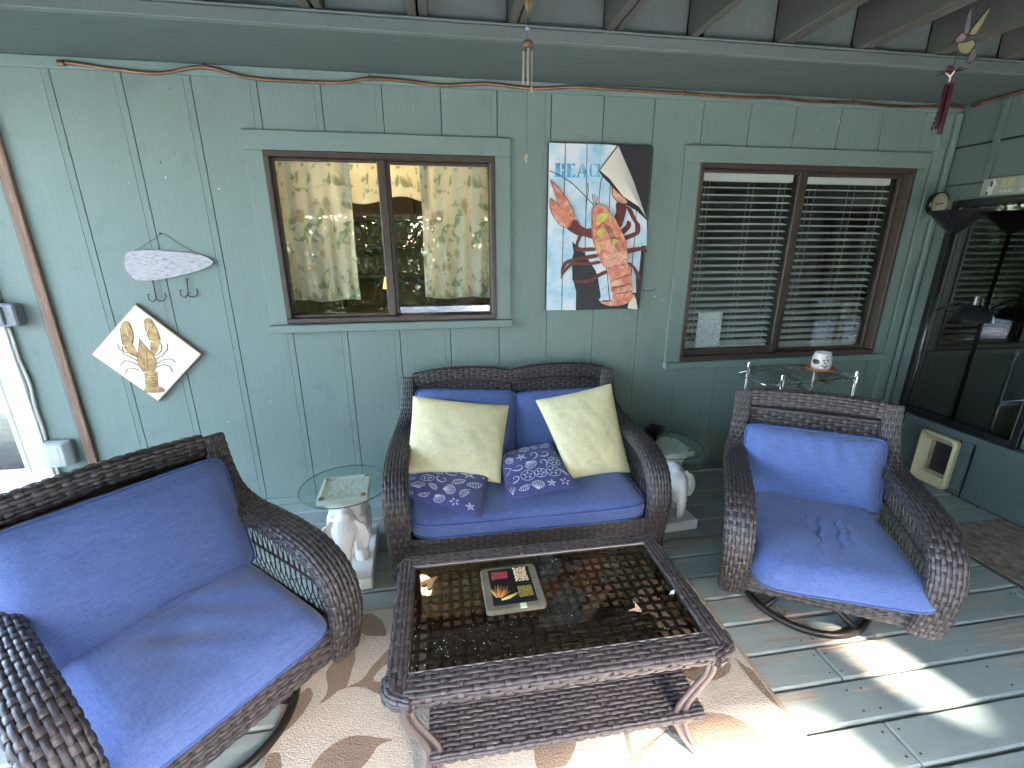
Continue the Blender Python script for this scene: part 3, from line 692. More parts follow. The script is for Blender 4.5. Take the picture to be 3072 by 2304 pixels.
for sx in (-1, 1):
    for sy in (-1, 1):
        ox = (tx1-.048)*sx; oy = -.255 if sy < 0 else .245
        k = [(ox, oy, .42), (ox+.004*sx, oy+.004*sy, .345), (ox-.018*sx, oy-.012*sy, .26), (ox-.050*sx, oy-.018*sy, .185), (ox-.056*sx, oy-.016*sy, .125), (ox-.036*sx, oy-.002*sy, .06), (ox-.006*sx, oy+.030*sy, .0095)]
        p, L = spline(np.array(k), 30); l = MB(); l.tube(p, .0105, 8); o = l.build('leg', M_LEG, ct, True)
        q = p+np.array([-.036*sx, .006*sy, 0])*(np.sin(np.linspace(0, PI, 30)*.9+.2)**.7)[:, None]
        l2 = MB(); l2.tube(q, .008, 6); l2.build('leg_brace', M_LEG, o, True)
        w_ = MB(); vv = np.concatenate([p[3:26], q[3:26]]); w_.add(vv, [(i, i+1, 23+i+1, 23+i) for i in range(22)]+[(i, 23+i, 23+i+1, i+1) for i in range(0)], np.c_[np.r_[np.arange(23), np.arange(23)]*.02, np.r_[np.zeros(23), np.ones(23)]]); w_.build('leg_web', M_WICK, o, True)
# trivet on the table: four windows of beans, seeds and peppers under resin
def rr2(w, h, r, n=5, cx=0, cy=0):
    o = []
    for x, y, a in ((w/2-r, h/2-r, 0), (-w/2+r, h/2-r, 90), (-w/2+r, -h/2+r, 180), (w/2-r, -h/2+r, 270)): o += [(cx+q, cy+s_) for q, s_ in arc(x, y, r, a, a+90, n)]
    return o
tv = thing('trivet', 'square resin trivet with beans, seeds and peppers in four windows, lying on glass table top', 'trivet', (.202, -1.5, tz+.0150), math.radians(1))
m = MB(); A_ = rr2(.206, .21, .016); B_ = rr2(.198, .202, .014); ring(m, [[(*p, 0.0) for p in B_], [(*p, .004) for p in A_], [(*p, .016) for p in A_], [(*p, .0195) for p in B_]])
m.add([(*p, .0195) for p in B_], [tuple(range(len(B_)))]); m.add([(*p, 0.0) for p in B_], [tuple(range(len(B_)))[::-1]])
m.build('resin_slab', simple('olive_resin', (.13, .115, .085), .15, .3, 25, .03), tv, 40, True)
MB().prism(rr2(.150, .172, .004, 5, 0, .004), .0197, .0205, lambda a, b, d: (a, b, d)).build('black_panel', simple('black_resin', (.008, .008, .009), .2), tv)
def ell(m, c, r3, rz=0, n=6):
    v = []; f = []; rows = 4
    for i in range(rows+1):
        th = PI*i/rows
        for k in range(n):
            ph = 2*PI*k/n; x, y, z = r3[0]*math.sin(th)*math.cos(ph), r3[1]*math.sin(th)*math.sin(ph), r3[2]*math.cos(th)
            v.append((c[0]+x*math.cos(rz)-y*math.sin(rz), c[1]+x*math.sin(rz)+y*math.cos(rz), c[2]+z))
    for i in range(rows):
        for k in range(n): f.append((i*n+k, (i+1)*n+k, (i+1)*n+(k+1) % n, i*n+(k+1) % n))
    m.add(v, f)
def heap(name, x0, x1, y0, y1, r3, cols, dx, dy):
    t = NT(name+'_mat'); n_ = t.noise(t.co('Object'), 170, 2); t.set(Base_Color=t.ramp(n_, cols), Roughness=.35); m = MB()
    y = y0
    while y < y1:
        x = x0
        while x < x1: ell(m, (x+random.uniform(-1, 1)*dx*.2, y+random.uniform(-1, 1)*dy*.2, .0215+random.uniform(-.0006, .0008)), r3, random.uniform(-.8, .8)); x += dx
        y += dy
    tag(m.build(name, t.m, tv, True), kind='stuff')
heap('red_beans', -.060, -.004, .043, .078, (.0065, .0042, .002), [(.35, (.16, .012, .015)), (.65, (.38, .05, .06))], .0095, .007)
heap('pale_beans', .022, .066, .022, .085, (.0062, .0042, .002), [(.42, (.12, .08, .04)), (.5, (.72, .55, .33))], .0092, .0075)
heap('green_seeds', .020, .066, -.055, -.010, (.0034, .0026, .0014), [(.35, (.10, .075, .01)), (.65, (.28, .22, .04))], .0055, .005)
pep = MB()
for k, a in enumerate(np.linspace(35, 112, 9)):
    c, s_ = math.cos(math.radians(a)), math.sin(math.radians(a)); L = .062 if 45 < a < 100 else .052
    pep.tube([(-.056+.012*c, -.058+.012*s_, .0208), (-.056+L*.6*c, -.058+L*.6*s_, .0222), (-.056+L*1.1*c, -.058+L*1.1*s_, .0212)], [.001, .0034, .0012], 6, m=k % 3)
pep.tube([(-.045, -.060, .0212), (-.02, -.054, .022), (.012, -.038, .0212)], [.003, .006, .003], 6, m=2)
pep.build('dried_peppers', [simple('red_pepper', (.42, .05, .02), .3), simple('orange_pepper', (.45, .19, .03), .3), simple('yellow_pepper', (.52, .40, .10), .3)], tv, True)
MB().box(.012, .034, -.1055, -.084, .0175, .0205, .001).build('tape_patch', simple('tape', (.55, .55, .42), .6), tv)
# leaves and crumbs on the glass
def leaf_bit(pts, loc, rz, mat, label, curl=.006):
    m = MB(); n = len(pts); c = np.mean(pts, axis=0); v = [(c[0], c[1], .002)]+[(a, b, .001+curl*((i*7) % 5)/5) for i, (a, b) in enumerate(pts)]
    v2 = v+[(a, b, z+.0009) for a, b, z in v]; f = []
    for i in range(n): j = (i+1) % n; f += [(0, 1+j, 1+i), (n+1, n+2+i, n+2+j), (1+i, 1+j, n+2+j, n+2+i)]
    m.add(v2, f); o = m.build('dry_leaf', mat, None); o.location = loc; o.rotation_euler = (0, 0, rz); tag(o, label, 'leaf')
ml = simple('tan_dry_leaf', (.36, .20, .085), .6, .2, 60); ml2 = simple('pink_dry_leaf', (.50, .30, .20), .6, .2, 60)
leaf_bit([(-.028, .018), (-.012, .022), (.034, .028), (.02, .008), (.008, -.022), (-.008, -.026), (-.006, -.004), (-.026, .0)], (-.088, -1.425, tz+.0150), .1, ml, 'tan broken leaf on table glass left of the trivet')
leaf_bit([(-.02, .006), (.006, .004), (.014, .022), (.02, -.006), (.012, -.022), (.004, -.006), (-.012, -.004)], (.592, -1.655, tz+.0150), .2, ml2, 'small curled pinkish leaf alone on the table glass', .014)
leaf_bit([(-.012, .002), (.002, .008), (.012, .003), (.004, -.006), (-.008, -.006)], (.752, -1.605, tz+.0150), .3, simple('pale_scrap', (.62, .62, .60), .5, .3, 90), 'pale crumpled scrap near the right rim of the table glass', .012)
cr = MB()
for i in range(120):
    x, y = (random.gauss(.04, .13), random.gauss(-1.69, .055)) if i < 75 else (random.uniform(gx0+.33, gx1+.30), random.uniform(gy0-1.54, gy1-1.57))
    if not (gx0+.325 < x < gx1+.31 and gy0-1.55 < y < gy1-1.56): continue
    r_ = random.uniform(.0006, .0016)*(1.3 if random.random() < .15 else 1); ell(cr, (x, y, tz+.0147+r_*.5), (r_, r_*.8, r_*.7), random.uniform(0, 3), 5)
tag(cr.build('crumbs', simple('white_grit', (.8, .8, .78), .6), None), 'white grit and crumbs scattered over the table glass', 'crumbs', kind='stuff')

# ============================================================ RUG AND MAT
def rug_mat(name, c1, c2):
    t = NT(name); v = t.co('Object'); w1 = t('TexVoronoi', {'Vector': t.co('Object', (1, 1.6, 1)), 'Scale': 130.}).outputs['Distance']; n = t.noise(v, 5, 4); n2 = t.noise(v, 90, 3)
    c = t.mix(n2, c1, c2); c = t.mix(t.ramp(n, [(.4, (0, 0, 0)), (.75, (.35,)*3)]), c, tuple(x*.7 for x in c1)); c = t.mix(t.ramp(w1, [(.1, (0, 0, 0)), (.55, (.35,)*3)]), c, tuple(x*.5 for x in c1))
    t.set(Base_Color=c, Roughness=.95); t.p.inputs['Specular IOR Level'].default_value = .1; t.bump(w1, .7, .003); return t.m
M_RUG = rug_mat('beige_flatweave', (.50, .425, .345), (.60, .525, .435)); M_LEAF = rug_mat('brown_flatweave', (.245, .175, .125), (.31, .228, .168))
rug = thing('area_rug', 'beige flatweave rug with large brown leaf pattern under the coffee table', 'rug')
MB().box(-.645, 1.172, -3.45, -1.022, .0006, .0085, .003).build('rug_field', M_RUG, rug)
bd = MB()
for a in ((-.645, -.630, -3.45, -1.022), (1.157, 1.172, -3.45, -1.022), (-.629, 1.156, -1.037, -1.022)): bd.box(*a[:2], *a[2:], .0087, .0112, .002)
bd.build('bound_edge', rug_mat('tan_binding', (.38, .29, .21), (.45, .35, .27)), rug)
LV = [[[-.384,-1.045],[-.33,-1.093],[-.298,-1.168],[-.309,-1.186],[-.382,-1.171],[-.417,-1.139],[-.42,-1.057]],
 [[-.422,-1.232],[-.411,-1.287],[-.414,-1.325],[-.42,-1.382],[-.424,-1.407],[-.453,-1.417],[-.479,-1.442],[-.509,-1.46],[-.494,-1.43],[-.494,-1.391],[-.515,-1.325],[-.487,-1.275]],
 [[-.566,-1.384],[-.542,-1.413],[-.543,-1.441],[-.56,-1.488],[-.58,-1.52],[-.602,-1.542],[-.626,-1.53],[-.627,-1.487],[-.607,-1.426]],
 [[-.24,-1.21],[-.336,-1.326],[-.37,-1.385],[-.424,-1.407],[-.393,-1.410],[-.347,-1.422],[-.293,-1.457],[-.18,-1.50],[-.16,-1.44],[-.323,-1.396],[-.301,-1.343],[-.2,-1.27]],
 [[-.483,-1.679],[-.459,-1.639],[-.423,-1.61],[-.374,-1.596],[-.329,-1.601],[-.233,-1.629],[-.275,-1.641],[-.292,-1.666],[-.325,-1.704],[-.40,-1.73],[-.46,-1.72]],
 [[-.627,-1.70],[-.629,-1.616],[-.595,-1.618],[-.569,-1.70]],
 [[.868,-1.548],[.904,-1.519],[.974,-1.499],[1.05,-1.513],[1.089,-1.538],[1.06,-1.574],[.996,-1.598],[.926,-1.597],[.884,-1.58]],
 [[1.117,-1.519],[1.139,-1.566],[1.155,-1.586],[1.156,-1.663],[1.155,-1.746],[1.129,-1.68],[1.12,-1.619]],
 [[.719,-1.728],[.794,-1.708],[.873,-1.708],[.954,-1.733],[1.008,-1.782],[1.042,-1.851],[1.056,-1.906],[.992,-1.861],[.884,-1.839],[.81,-1.825],[.725,-1.756]],
 [[1.150,-1.803],[1.156,-1.808],[1.13,-1.843],[1.108,-1.876],[1.095,-1.874],[1.119,-1.838]],
 [[.245,-1.692],[.39,-1.68],[.386,-1.737],[.332,-1.799],[.241,-1.795],[.238,-1.742]],
 [[.575,-1.60],[.552,-1.769],[.543,-1.827],[.562,-1.83],[.575,-1.824],[.63,-1.787],[.712,-1.749],[.722,-1.762],[.735,-1.74],[.695,-1.752],[.621,-1.776],[.560,-1.808],[.566,-1.766],[.595,-1.6]],
 [[.30,-1.15],[.40,-1.10],[.52,-1.12],[.60,-1.20],[.48,-1.22],[.36,-1.20]], [[.70,-1.30],[.78,-1.24],[.90,-1.26],[.86,-1.36],[.76,-1.38]], [[.05,-1.40],[.18,-1.34],[.24,-1.44],[.12,-1.52],[.02,-1.48]], [[.98,-1.12],[1.08,-1.16],[1.10,-1.28],[1.02,-1.34],[.95,-1.22]]]
for i in range(14): 
    cx, cy, a = random.uniform(-.5, 1.0), -2.1-.09*i, random.uniform(0, 6.28); LV.append([[cx+.12*math.cos(q)*math.cos(a)-.05*math.sin(q)*math.sin(a), cy+.12*math.cos(q)*math.sin(a)+.05*math.sin(q)*math.cos(a)] for q in np.linspace(0, 5.7, 9)])
for i, L in enumerate(LV):
    n_ = len(L); P_ = np.array(L); pts = []
    closed = np.vstack([P_[-1], P_, P_[0], P_[1]])
    for k in range(1, n_+1):
        for t_ in np.linspace(0, 1, 5, endpoint=False):
            a, b, c, d = closed[k-1], closed[k], closed[k+1], closed[k+2]; q = .5*((2*b)+(-a+c)*t_+(2*a-5*b+4*c-d)*t_*t_+(-a+3*b-3*c+d)*t_**3); lin = b*(1-t_)+c*t_; pts.append(q*.6+lin*.4+rng.uniform(-.0012, .0012, 2))
    ar = sum(pts[k][0]*pts[(k+1) % len(pts)][1]-pts[(k+1) % len(pts)][0]*pts[k][1] for k in range(len(pts)))
    if ar < 0: pts = pts[::-1]
    dz = .0092+.00012*(i % 6)
    MB().prism([tuple(p) for p in pts], .0086, dz, lambda a, b, d: (a, b, d)).build('leaf_motif', M_LEAF, rug)
t = NT('mottled_brown_mat'); n1 = t.noise(t.co('Object'), 22, 6, .7); t.set(Base_Color=t.ramp(n1, [(.3, (.10, .075, .055)), (.5, (.22, .17, .125)), (.7, (.36, .29, .225))]), Roughness=.95); t.bump(n1, .6, .004)
mat_ = thing('door_mat', 'mottled brown mat on the deck along the end wall', 'mat')
MB().box(2.775, 3.345, -2.1, -.885, .0006, .012, .003).build('mat_field', t.m, mat_)
MB().box(2.755, 2.7745, -2.1, -.885, .0004, .009, .003).build('mat_border', simple('dark_mat_edge', (.06, .05, .042), .8), mat_)

# ============================================================ THROW PILLOWS
ty = NT('yellow_quilted_cotton'); v = ty.co('Object'); nq = ty.noise(v, 26, 5, .65, 1.2); ty.set(Base_Color=ty.ramp(nq, [(.3, (.68, .61, .345)), (.7, (.80, .735, .47))]), Roughness=.92); ty.p.inputs['Specular IOR Level'].default_value = .15; ty.bump(nq, .4, .006)
pillow('throw_pillow', [(-.174, -.33, .804), (.364, -.34, .722), (.275, -.62, .383), (-.225, -.60, .475)], .13, ty.m, 'yellow quilted pillow sitting squarely, lower corner over the plain blue gap', 'pillow', 'yellow quilted throw pillows', bumpy=.0032)
pillow('throw_pillow', [(.525, -.36, .753), (.982, -.34, .825), (1.042, -.57, .358), (.664, -.64, .385)], .13, ty.m, 'yellow quilted pillow tilted with one corner raised, near the candle holder', 'pillow', 'yellow quilted throw pillows', bumpy=.0032)
M_NAVY = fabric('navy_print_fabric', (.045, .05, .165), (.075, .08, .23)); M_PRINT = simple('white_print', (.55, .57, .68), .85, .25, 200)
def motif(kind, s_):
    L = []
    C = lambda r, n=22, sx=1, sy=1, cx=0, cy=0: [(cx+r*sx*math.cos(a), cy+r*sy*math.sin(a)) for a in np.linspace(0, 2*PI, n)]
    if kind == 0:     # sand dollar
        L.append(C(1)); 
        for k in range(5): a = 2*PI*k/5+.3; L.append([(.5*math.cos(a)+.22*math.cos(q)*math.cos(a)-.08*math.sin(q)*math.sin(a), .5*math.sin(a)+.22*math.cos(q)*math.sin(a)+.08*math.sin(q)*math.cos(a)) for q in np.linspace(0, 2*PI, 9)])
    elif kind == 1:   # scallop
        L.append([(0, -.8)]+[(1.0*math.cos(a), .75*math.sin(a)+.1+.06*math.sin(a*14)) for a in np.linspace(-.4, PI+.4, 26)]+[(0, -.8)])
        for a in np.linspace(.1, PI-.1, 7): L.append([(0, -.75), (.9*math.cos(a), .66*math.sin(a)+.1)])
    elif kind == 2:   # starfish
        p = []
        for k in range(11): a = PI*k/5+.4; r = 1.1 if k % 2 == 0 else .36; p.append((r*math.cos(a), r*math.sin(a)))
        L += [p, [(q[0]*.6, q[1]*.6) for q in p], C(.12, 8)]
    elif kind == 3:   # spiral
        L.append([((.15+.14*a)*math.cos(a), (.15+.14*a)*math.sin(a)*.85) for a in np.linspace(0, 5.6, 26)]); L.append([((.15+.14*a)*math.cos(a)*1.12, (.15+.14*a)*math.sin(a)) for a in np.linspace(3.4, 5.9, 14)])
    else:             # whelk
        L.append([(-1, .1), (-.5, .42), (0, .55), (.5, .45), (1.1, -.35), (.5, -.45), (0, -.42), (-.5, -.25), (-1, .1)])
        for x in (-.6, -.25, .1, .45): L.append([(x, .47), (x+.12, .05), (x+.02, -.40)])
    return [[(x*s_, y*s_) for x, y in l] for l in L]
def shell_pillow(C4, thick, label, seed, half, **kw):
    o, Sf = pillow('throw_pillow', C4, thick, M_NAVY, label, 'pillow', 'navy seashell throw pillows', puff=.5, **kw)
    r_ = random.Random(seed); m = MB(); k = 0; hx, hy = half
    nx, ny = 5, 5
    for i in range(nx):
        for j in range(ny):
            cx = -1+2*(i+.5+(.25 if j % 2 else -.25))/nx; cy = -1+2*(j+.5)/ny; a = r_.uniform(0, 6.28); s_ = r_.uniform(.031, .041)
            for l in motif(r_.choice([0, 1, 2, 3, 4, 1, 4]), s_):
                P_ = []
                for q in range(len(l)-1):
                    for t_ in np.linspace(0, 1, 3, endpoint=False):
                        x = l[q][0]*(1-t_)+l[q+1][0]*t_; y = l[q][1]*(1-t_)+l[q+1][1]*t_; P_.append((x, y))
                P_.append(l[-1]); P_ = np.array(P_); X = P_[:, 0]*math.cos(a)-P_[:, 1]*math.sin(a); Y = P_[:, 0]*math.sin(a)+P_[:, 1]*math.cos(a)
                U, V = cx+X/hx, cy+Y/hy; ok = (np.abs(U) < .97) & (np.abs(V) < .97)
                if ok.sum() < len(U): continue
                m.tube(Sf(U, V, 1), .0017, 4, cap=False)
    tag(m.build('shell_print', M_PRINT, o, True), kind='stuff')
shell_pillow([(-.20, -.50, .470), (.235, -.52, .425), (.141, -.955, .395), (-.224, -.745, .420)], .075, 'navy seashell pillow lying flat, half covered by the square yellow pillow', 3, (.20, .20))
shell_pillow([(.29, -.45, .475), (.60, -.41, .505), (.665, -.785, .415), (.288, -.838, .410)], .075, 'navy seashell pillow in the middle of the seat between both yellow pillows', 8, (.18, .20))

# ============================================================ ELEPHANT SIDE TABLES
def capsule_chain(m, pts, n=14):
    """tapered rounded body through (x,y,z,r)"""
    Q, L = spline(np.array(pts, float), 8*len(pts)); r0_, r1_ = Q[0, 3], Q[-1, 3]; d0 = Q[0, :3]-Q[1, :3]; d0 /= np.linalg.norm(d0); d1 = Q[-1, :3]-Q[-2, :3]; d1 /= np.linalg.norm(d1)
    pre = [np.r_[Q[0, :3]+d0*r0_*math.sin(a), r0_*math.cos(a)] for a in (1.4, 1.0, .5)]; post = [np.r_[Q[-1, :3]+d1*r1_*math.sin(a), r1_*math.cos(a)] for a in (.5, 1.0, 1.4)]
    R_ = np.vstack([pre, Q, post]); m.tube(R_[:, :3], R_[:, 3], n)
def elephant_table(loc, rz, label, glass_r):
    root = thing('elephant_side_table', label, 'side table', loc, rz, 'white elephant side tables')
    MB().box(-.115, .115, -.235, .235, .0, .062, .006).build('plinth', M_STONE, root)
    e = MB()
    capsule_chain(e, [(0, .135, .235, .075), (0, .05, .245, .088), (0, -.04, .25, .084), (0, -.10, .262, .07)])          # trunk of the body
    for sx in (-1, 1):
        capsule_chain(e, [(.052*sx, .145, .22, .042), (.055*sx, .15, .14, .036), (.055*sx, .145, .07, .038)]); capsule_chain(e, [(.050*sx, -.045, .22, .040), (.054*sx, -.055, .14, .034), (.054*sx, -.055, .07, .037)])
        capsule_chain(e, [(.028*sx, -.150, .235, .010), (.034*sx, -.180, .20, .009), (.032*sx, -.205, .185, .005)])      # tusks
        capsule_chain(e, [(.034*sx, -.158, .300, .012), (.036*sx, -.165, .300, .010)])
    capsule_chain(e, [(0, -.110, .302, .062), (0, -.155, .290, .060), (0, -.182, .258, .045), (0, -.196, .235, .040), (0, -.202, .218, .034), (0, -.207, .198, .034), (0, -.209, .180, .028), (0, -.211, .160, .029), (0, -.212, .140, .0235), (0, -.211, .118, .024), (0, -.206, .092, .019), (0, -.184, .076, .015)], 16)   # head and trunk
    capsule_chain(e, [(0, -.095, .345, .042), (0, -.12, .345, .04)])
    capsule_chain(e, [(0, .215, .26, .010), (0, .228, .2, .008), (0, .226, .14, .012)])
    o = e.build('elephant_body', M_STONE, root, True)
    md = o.modifiers.new('remesh', 'REMESH'); md.mode = 'VOXEL'; md.voxel_size = .0045; md.use_smooth_shade = True
    sm = o.modifiers.new('smooth', 'SMOOTH'); sm.iterations = 2; sm.factor = .5
    for sx in (-1, 1):     # big flared ears with scalloped rims
        ea = MB(); n = 16; rim = []
        for k in range(n):
            a = math.radians(105-240*k/(n-1)); r_ = .080*(1+.10*math.sin(k*2.1)); rim.append((sx*(.060+.052*max(-.3, math.cos(a))), -.150-.020*math.cos(a), .255+r_*1.05*math.sin(a)))
        c0 = [(sx*.044, -.140, .285+.05*(1-k/(n-1)*2)*.8) for k in range(n)]
        v = c0+rim+[(x+sx*.007, y+.012, z) for x, y, z in c0]+[(x+sx*.004, y+.010, z) for x, y, z in rim]; f = []
        for k in range(n-1): f += [(k, k+1, n+k+1, n+k), (2*n+k, 3*n+k, 3*n+k+1, 2*n+k+1), (n+k, n+k+1, 3*n+k+1, 3*n+k)]
        ea.add(v, f); ea.build('ear', M_STONE, root, True, True)
    # saddle cloth drape and flared capital
    d = MB(); ring(d, [[(x*.80, y*.95, .330) for x, y in rr2(.19, .19, .03)], [(x*.98, y*1.0, .318) for x, y in rr2(.19, .19, .03)], [(x*1.02, y*1.0, .250) for x, y in rr2(.19, .18, .03)], [(x*1.06, y*1.0, .235) for x, y in rr2(.19, .17, .03)]]); o = d.build('saddle_cloth', M_STONE, root, 50, True)
    c = MB(); rings = []
    for z, s_ in ((.315, .155), (.335, .150), (.360, .150), (.385, .162), (.405, .185), (.420, .212), (.4245, .236), (.447, .238), (.450, .232), (.450, .206), (.4415, .202)): rings.append([(x, y, z) for x, y in rr2(s_, s_, .006, 3)])
    ring(c, rings); c.add(rings[-1], [tuple(range(len(rings[-1])))]); c.build('capital', M_STONE, root, 40, True)
    r_ = random.Random(5); cv = MB()     # carved leaf relief on the top plate
    for sx in (-1, 1):
        for sy in (-1, 1):
            for (x, y, a, s_) in ((.022, .030, .8, 1), (.050, .028, .3, .8), (.028, .062, 1.3, .8), (.060, .060, .8, .7), (.010, .075, 1.5, .6), (.075, .012, .1, .6)):
                capsule_chain(cv, [(sx*(x-.016*s_*math.cos(a)), sy*(y-.016*s_*math.sin(a)), .4405, .003), (sx*x, sy*y, .4425, .0065*s_), (sx*(x+.016*s_*math.cos(a)), sy*(y+.016*s_*math.sin(a)), .441, .003)], 7)
    cv.lathe([(.014, .440), (.012, .445), (.004, .447)], 12); cv.build('carved_relief', M_STONE, root, True)
    pd = simple('tan_pad', (.33, .18, .09), .7)
    for sx in (-1, 1):
        for sy in (-1, 1): MB().lathe([(.013, .4502), (.013, .4535), (.011, .4545)], 14, (.097*sx, .097*sy, 0)).build('pad', pd, root)
    MB().lathe([(glass_r-.002, .4547), (glass_r, .4560), (glass_r, .4600), (glass_r-.002, .4612)], 64).build('glass_top', M_CLEAR, root)
    MB().tube([((glass_r+.0005)*math.cos(a), (glass_r+.0005)*math.sin(a), .458) for a in np.linspace(0, 2*PI, 72, endpoint=False)], .0024, 6, True).build('glass_rim', M_RIM, root, True)
    return root
M_RIM = simple('green_glass_edge', (.05, .10, .09), .12)
elephant_table((1.318, -.452, .0015), math.radians(4), 'white elephant side table with round glass, holding the black candle holder', .21)
elephant_table((-.520, -.655, .0015), math.radians(3), 'white elephant side table with round glass, empty, behind the left armchair arm' .replace('left ', 'smooth cushioned '), .215)
# candle holder on the glass
ch = thing('candle_holder', 'black flared square candle holder with a white candle on round glass', 'candle holder', (1.275, -.375, .4630), math.radians(38))
m = MB(); sq = lambda s_, z: [(s_, s_, z), (-s_, s_, z), (-s_, -s_, z), (s_, -s_, z)]
ring(m, [sq(.026, 0), sq(.047, .078), sq(.0445, .078), sq(.025, .004)]); m.add(sq(.026, 0), [(3, 2, 1, 0)]); m.add(sq(.025, .004), [(0, 1, 2, 3)])
m.build('holder', simple('black_bronze', (.014, .011, .008), .28, .3, 20, .05, .3), ch)
MB().lathe([(.018, .0045), (.019, .02), (.019, .046), (.016, .049), (.003, .047)], 18).build('candle', simple('white_wax', (.8, .79, .75), .4), ch, 40)

# ============================================================ WIRE SHELF, MUG, PLANT
sh = thing('wire_shelf', 'chrome wire shelf unit standing behind the creased-cushion armchair', 'shelf')
px = (2.030, 2.545); py = (-.455, -.140)
for x in px:
    for y in py:
        MB().lathe([(.0125, .0), (.0125, .858), (.011, .864), (.004, .866)], 12, (x, y, 0.0005)).build('post', M_CHROME, sh, 50)
for z in (.822, .45, .12):
    s = MB()
    for zz in (z+.010, z-.018):
        s.tube([(px[0], py[0], zz), (px[1], py[0], zz)], .003, 6); s.tube([(px[0], py[1], zz), (px[1], py[1], zz)], .003, 6); s.tube([(px[0], py[0], zz), (px[0], py[1], zz)], .003, 6); s.tube([(px[1], py[0], zz), (px[1], py[1], zz)], .003, 6)
    for y in py:
        n = 24; s.tube([(px[0]+(px[1]-px[0])*k/n, y, z+(.010 if k % 2 else -.018)) for k in range(n+1)], .0022, 5)
    for x in px:
        n = 14; s.tube([(x, py[0]+(py[1]-py[0])*k/n, z+(.010 if k % 2 else -.018)) for k in range(n+1)], .0022, 5)
    for k in range(1, 15): y = py[0]+(py[1]-py[0])*k/15; s.tube([(px[0], y, z+.0125), (px[1], y, z+.0125)], .0018, 5)
    for k in range(1, 5): x = px[0]+(px[1]-px[0])*k/5; s.tube([(x, py[0], z+.008), (x, py[1], z+.008)], .0026, 5)
    for x in px:
        for y in py: s.lathe([(.0165, z-.028), (.0165, z+.014)], 10, (x, y, 0))
    s.build('shelf_rack', M_CHROME, sh, 50)
MB().tube([(px[0]-.012, py[1], .80), (px[0]-.09, py[1]-.02, .80), (px[0]-.10, py[1]-.06, .80), (px[0]-.10, py[0]+.06, .80), (px[0]-.09, py[0]+.02, .80), (px[0]-.012, py[0], .80)], .007, 8).build('side_handle', M_CHROME, sh, True)
sz = .8370
sc = thing('plant_saucer', 'terracotta saucer holding the spotted mug on the wire shelf', 'saucer', (2.425, -.300, sz))
MB().lathe([(.055, 0), (.078, .006), (.085, .020), (.079, .020), (.072, .009), (.02, .008)], 32).build('dish', simple('terracotta', (.42, .15, .07), .75, .15, 20), sc, 40)
mg = thing('mug_planter', 'white ceramic pot with brown spot and black triangles on the wire shelf', 'pot', (2.43, -.296, sz+.0095))
MB().lathe([(.048, 0), (.055, .006), (.057, .03), (.055, .07), (.046, .100), (.048, .108), (.042, .107), (.042, .09), (.05, .06), (.05, .01), (.01, .008)], 32).build('pot_body', simple('speckled_white_glaze', (.66, .60, .56), .25, .12, 60, .05), mg, 50)
def on_cyl(a, z, r): return (r*math.cos(a), r*math.sin(a), z)
tm = MB(); dk = simple('dark_glaze', (.025, .018, .016), .3)
for a, z in ((-1.15, .063), (-.80, .066), (-1.0, .047), (-1.22, .028), (-.82, .029), (-.98, .020)):
    a -= .98; c = .055; d_ = .13; v = [on_cyl(a-d_, z+.006, .0582), on_cyl(a+d_, z+.006, .0582), on_cyl(a, z-.007, .0585)]; w_ = [tuple(np.array(p)*np.array([.97, .97, 1])) for p in v]; tm.add(v+w_, [(0, 2, 1), (3, 4, 5), (0, 1, 4, 3), (1, 2, 5, 4), (2, 0, 3, 5)])
tm.tube([on_cyl(-1.80+.12*math.cos(q), .086+.009*math.sin(q), .0535) for q in np.linspace(1.2, 5.1, 10)], .0016, 5)
tm.build('triangle_cutouts', dk, mg)
sp = MB(); sp.add([on_cyl(-2.90, .052, .0592)]+[on_cyl(-2.90+.42*math.cos(q), .052+.017*math.sin(q), .0585) for q in np.linspace(0, 2*PI, 16, endpoint=False)], [(0, k+1, (k+1) % 16+1) for k in range(16)]); sp.build('brown_spot', simple('brown_glaze', (.07, .025, .015), .25), mg)
M_LEAFG = simple('pothos_leaf', (.055, .125, .03), .4, .35, 14, .1)
pp = thing('potted_plant', 'leafy green plant in a pot on the lower rack of the wire shelf', 'plant', (2.34, -.30, .4645))
MB().lathe([(.06, 0), (.085, .14), (.09, .145), (.09, .16), (.082, .16), (.078, .14), (.01, .138)], 24).build('pot', simple('dark_pot', (.05, .045, .04), .5), pp, 40)
def leafmesh(m, base, d, L, W_, up=(0, 0, 1), droop=.25):
    d = np.array(d, float); d /= np.linalg.norm(d); s_ = np.cross(d, up); s_ /= np.linalg.norm(s_)+1e-9; n_ = np.cross(s_, d); v = []; f = []
    for t_ in (0, .2, .45, .7, .9, 1):
        w = W_*math.sin(PI*min(t_*.92+.06, 1))**.8; c = np.array(base)+d*L*t_-n_*droop*L*t_*t_
        v += [c-s_*w+n_*w*.3, c, c+s_*w+n_*w*.3]
    for k in range(5): f += [(3*k, 3*k+1, 3*k+4, 3*k+3), (3*k+1, 3*k+2, 3*k+5, 3*k+4)]
    m.add(v, f)
lf = MB()
for k in range(16):
    a = 2.4*k; z = .18+.17*random.random(); tip = np.array([.10*math.cos(a)+random.uniform(-.05, .05)+(.06 if k % 3 == 0 else 0), .07*math.sin(a), z]); lf.tube([(0, 0, .14), tuple(tip*np.array([.5, .5, .8])), tuple(tip)], .002, 4); leafmesh(lf, tip, (math.cos(a), math.sin(a), .25), random.uniform(.06, .09), random.uniform(.022, .032))
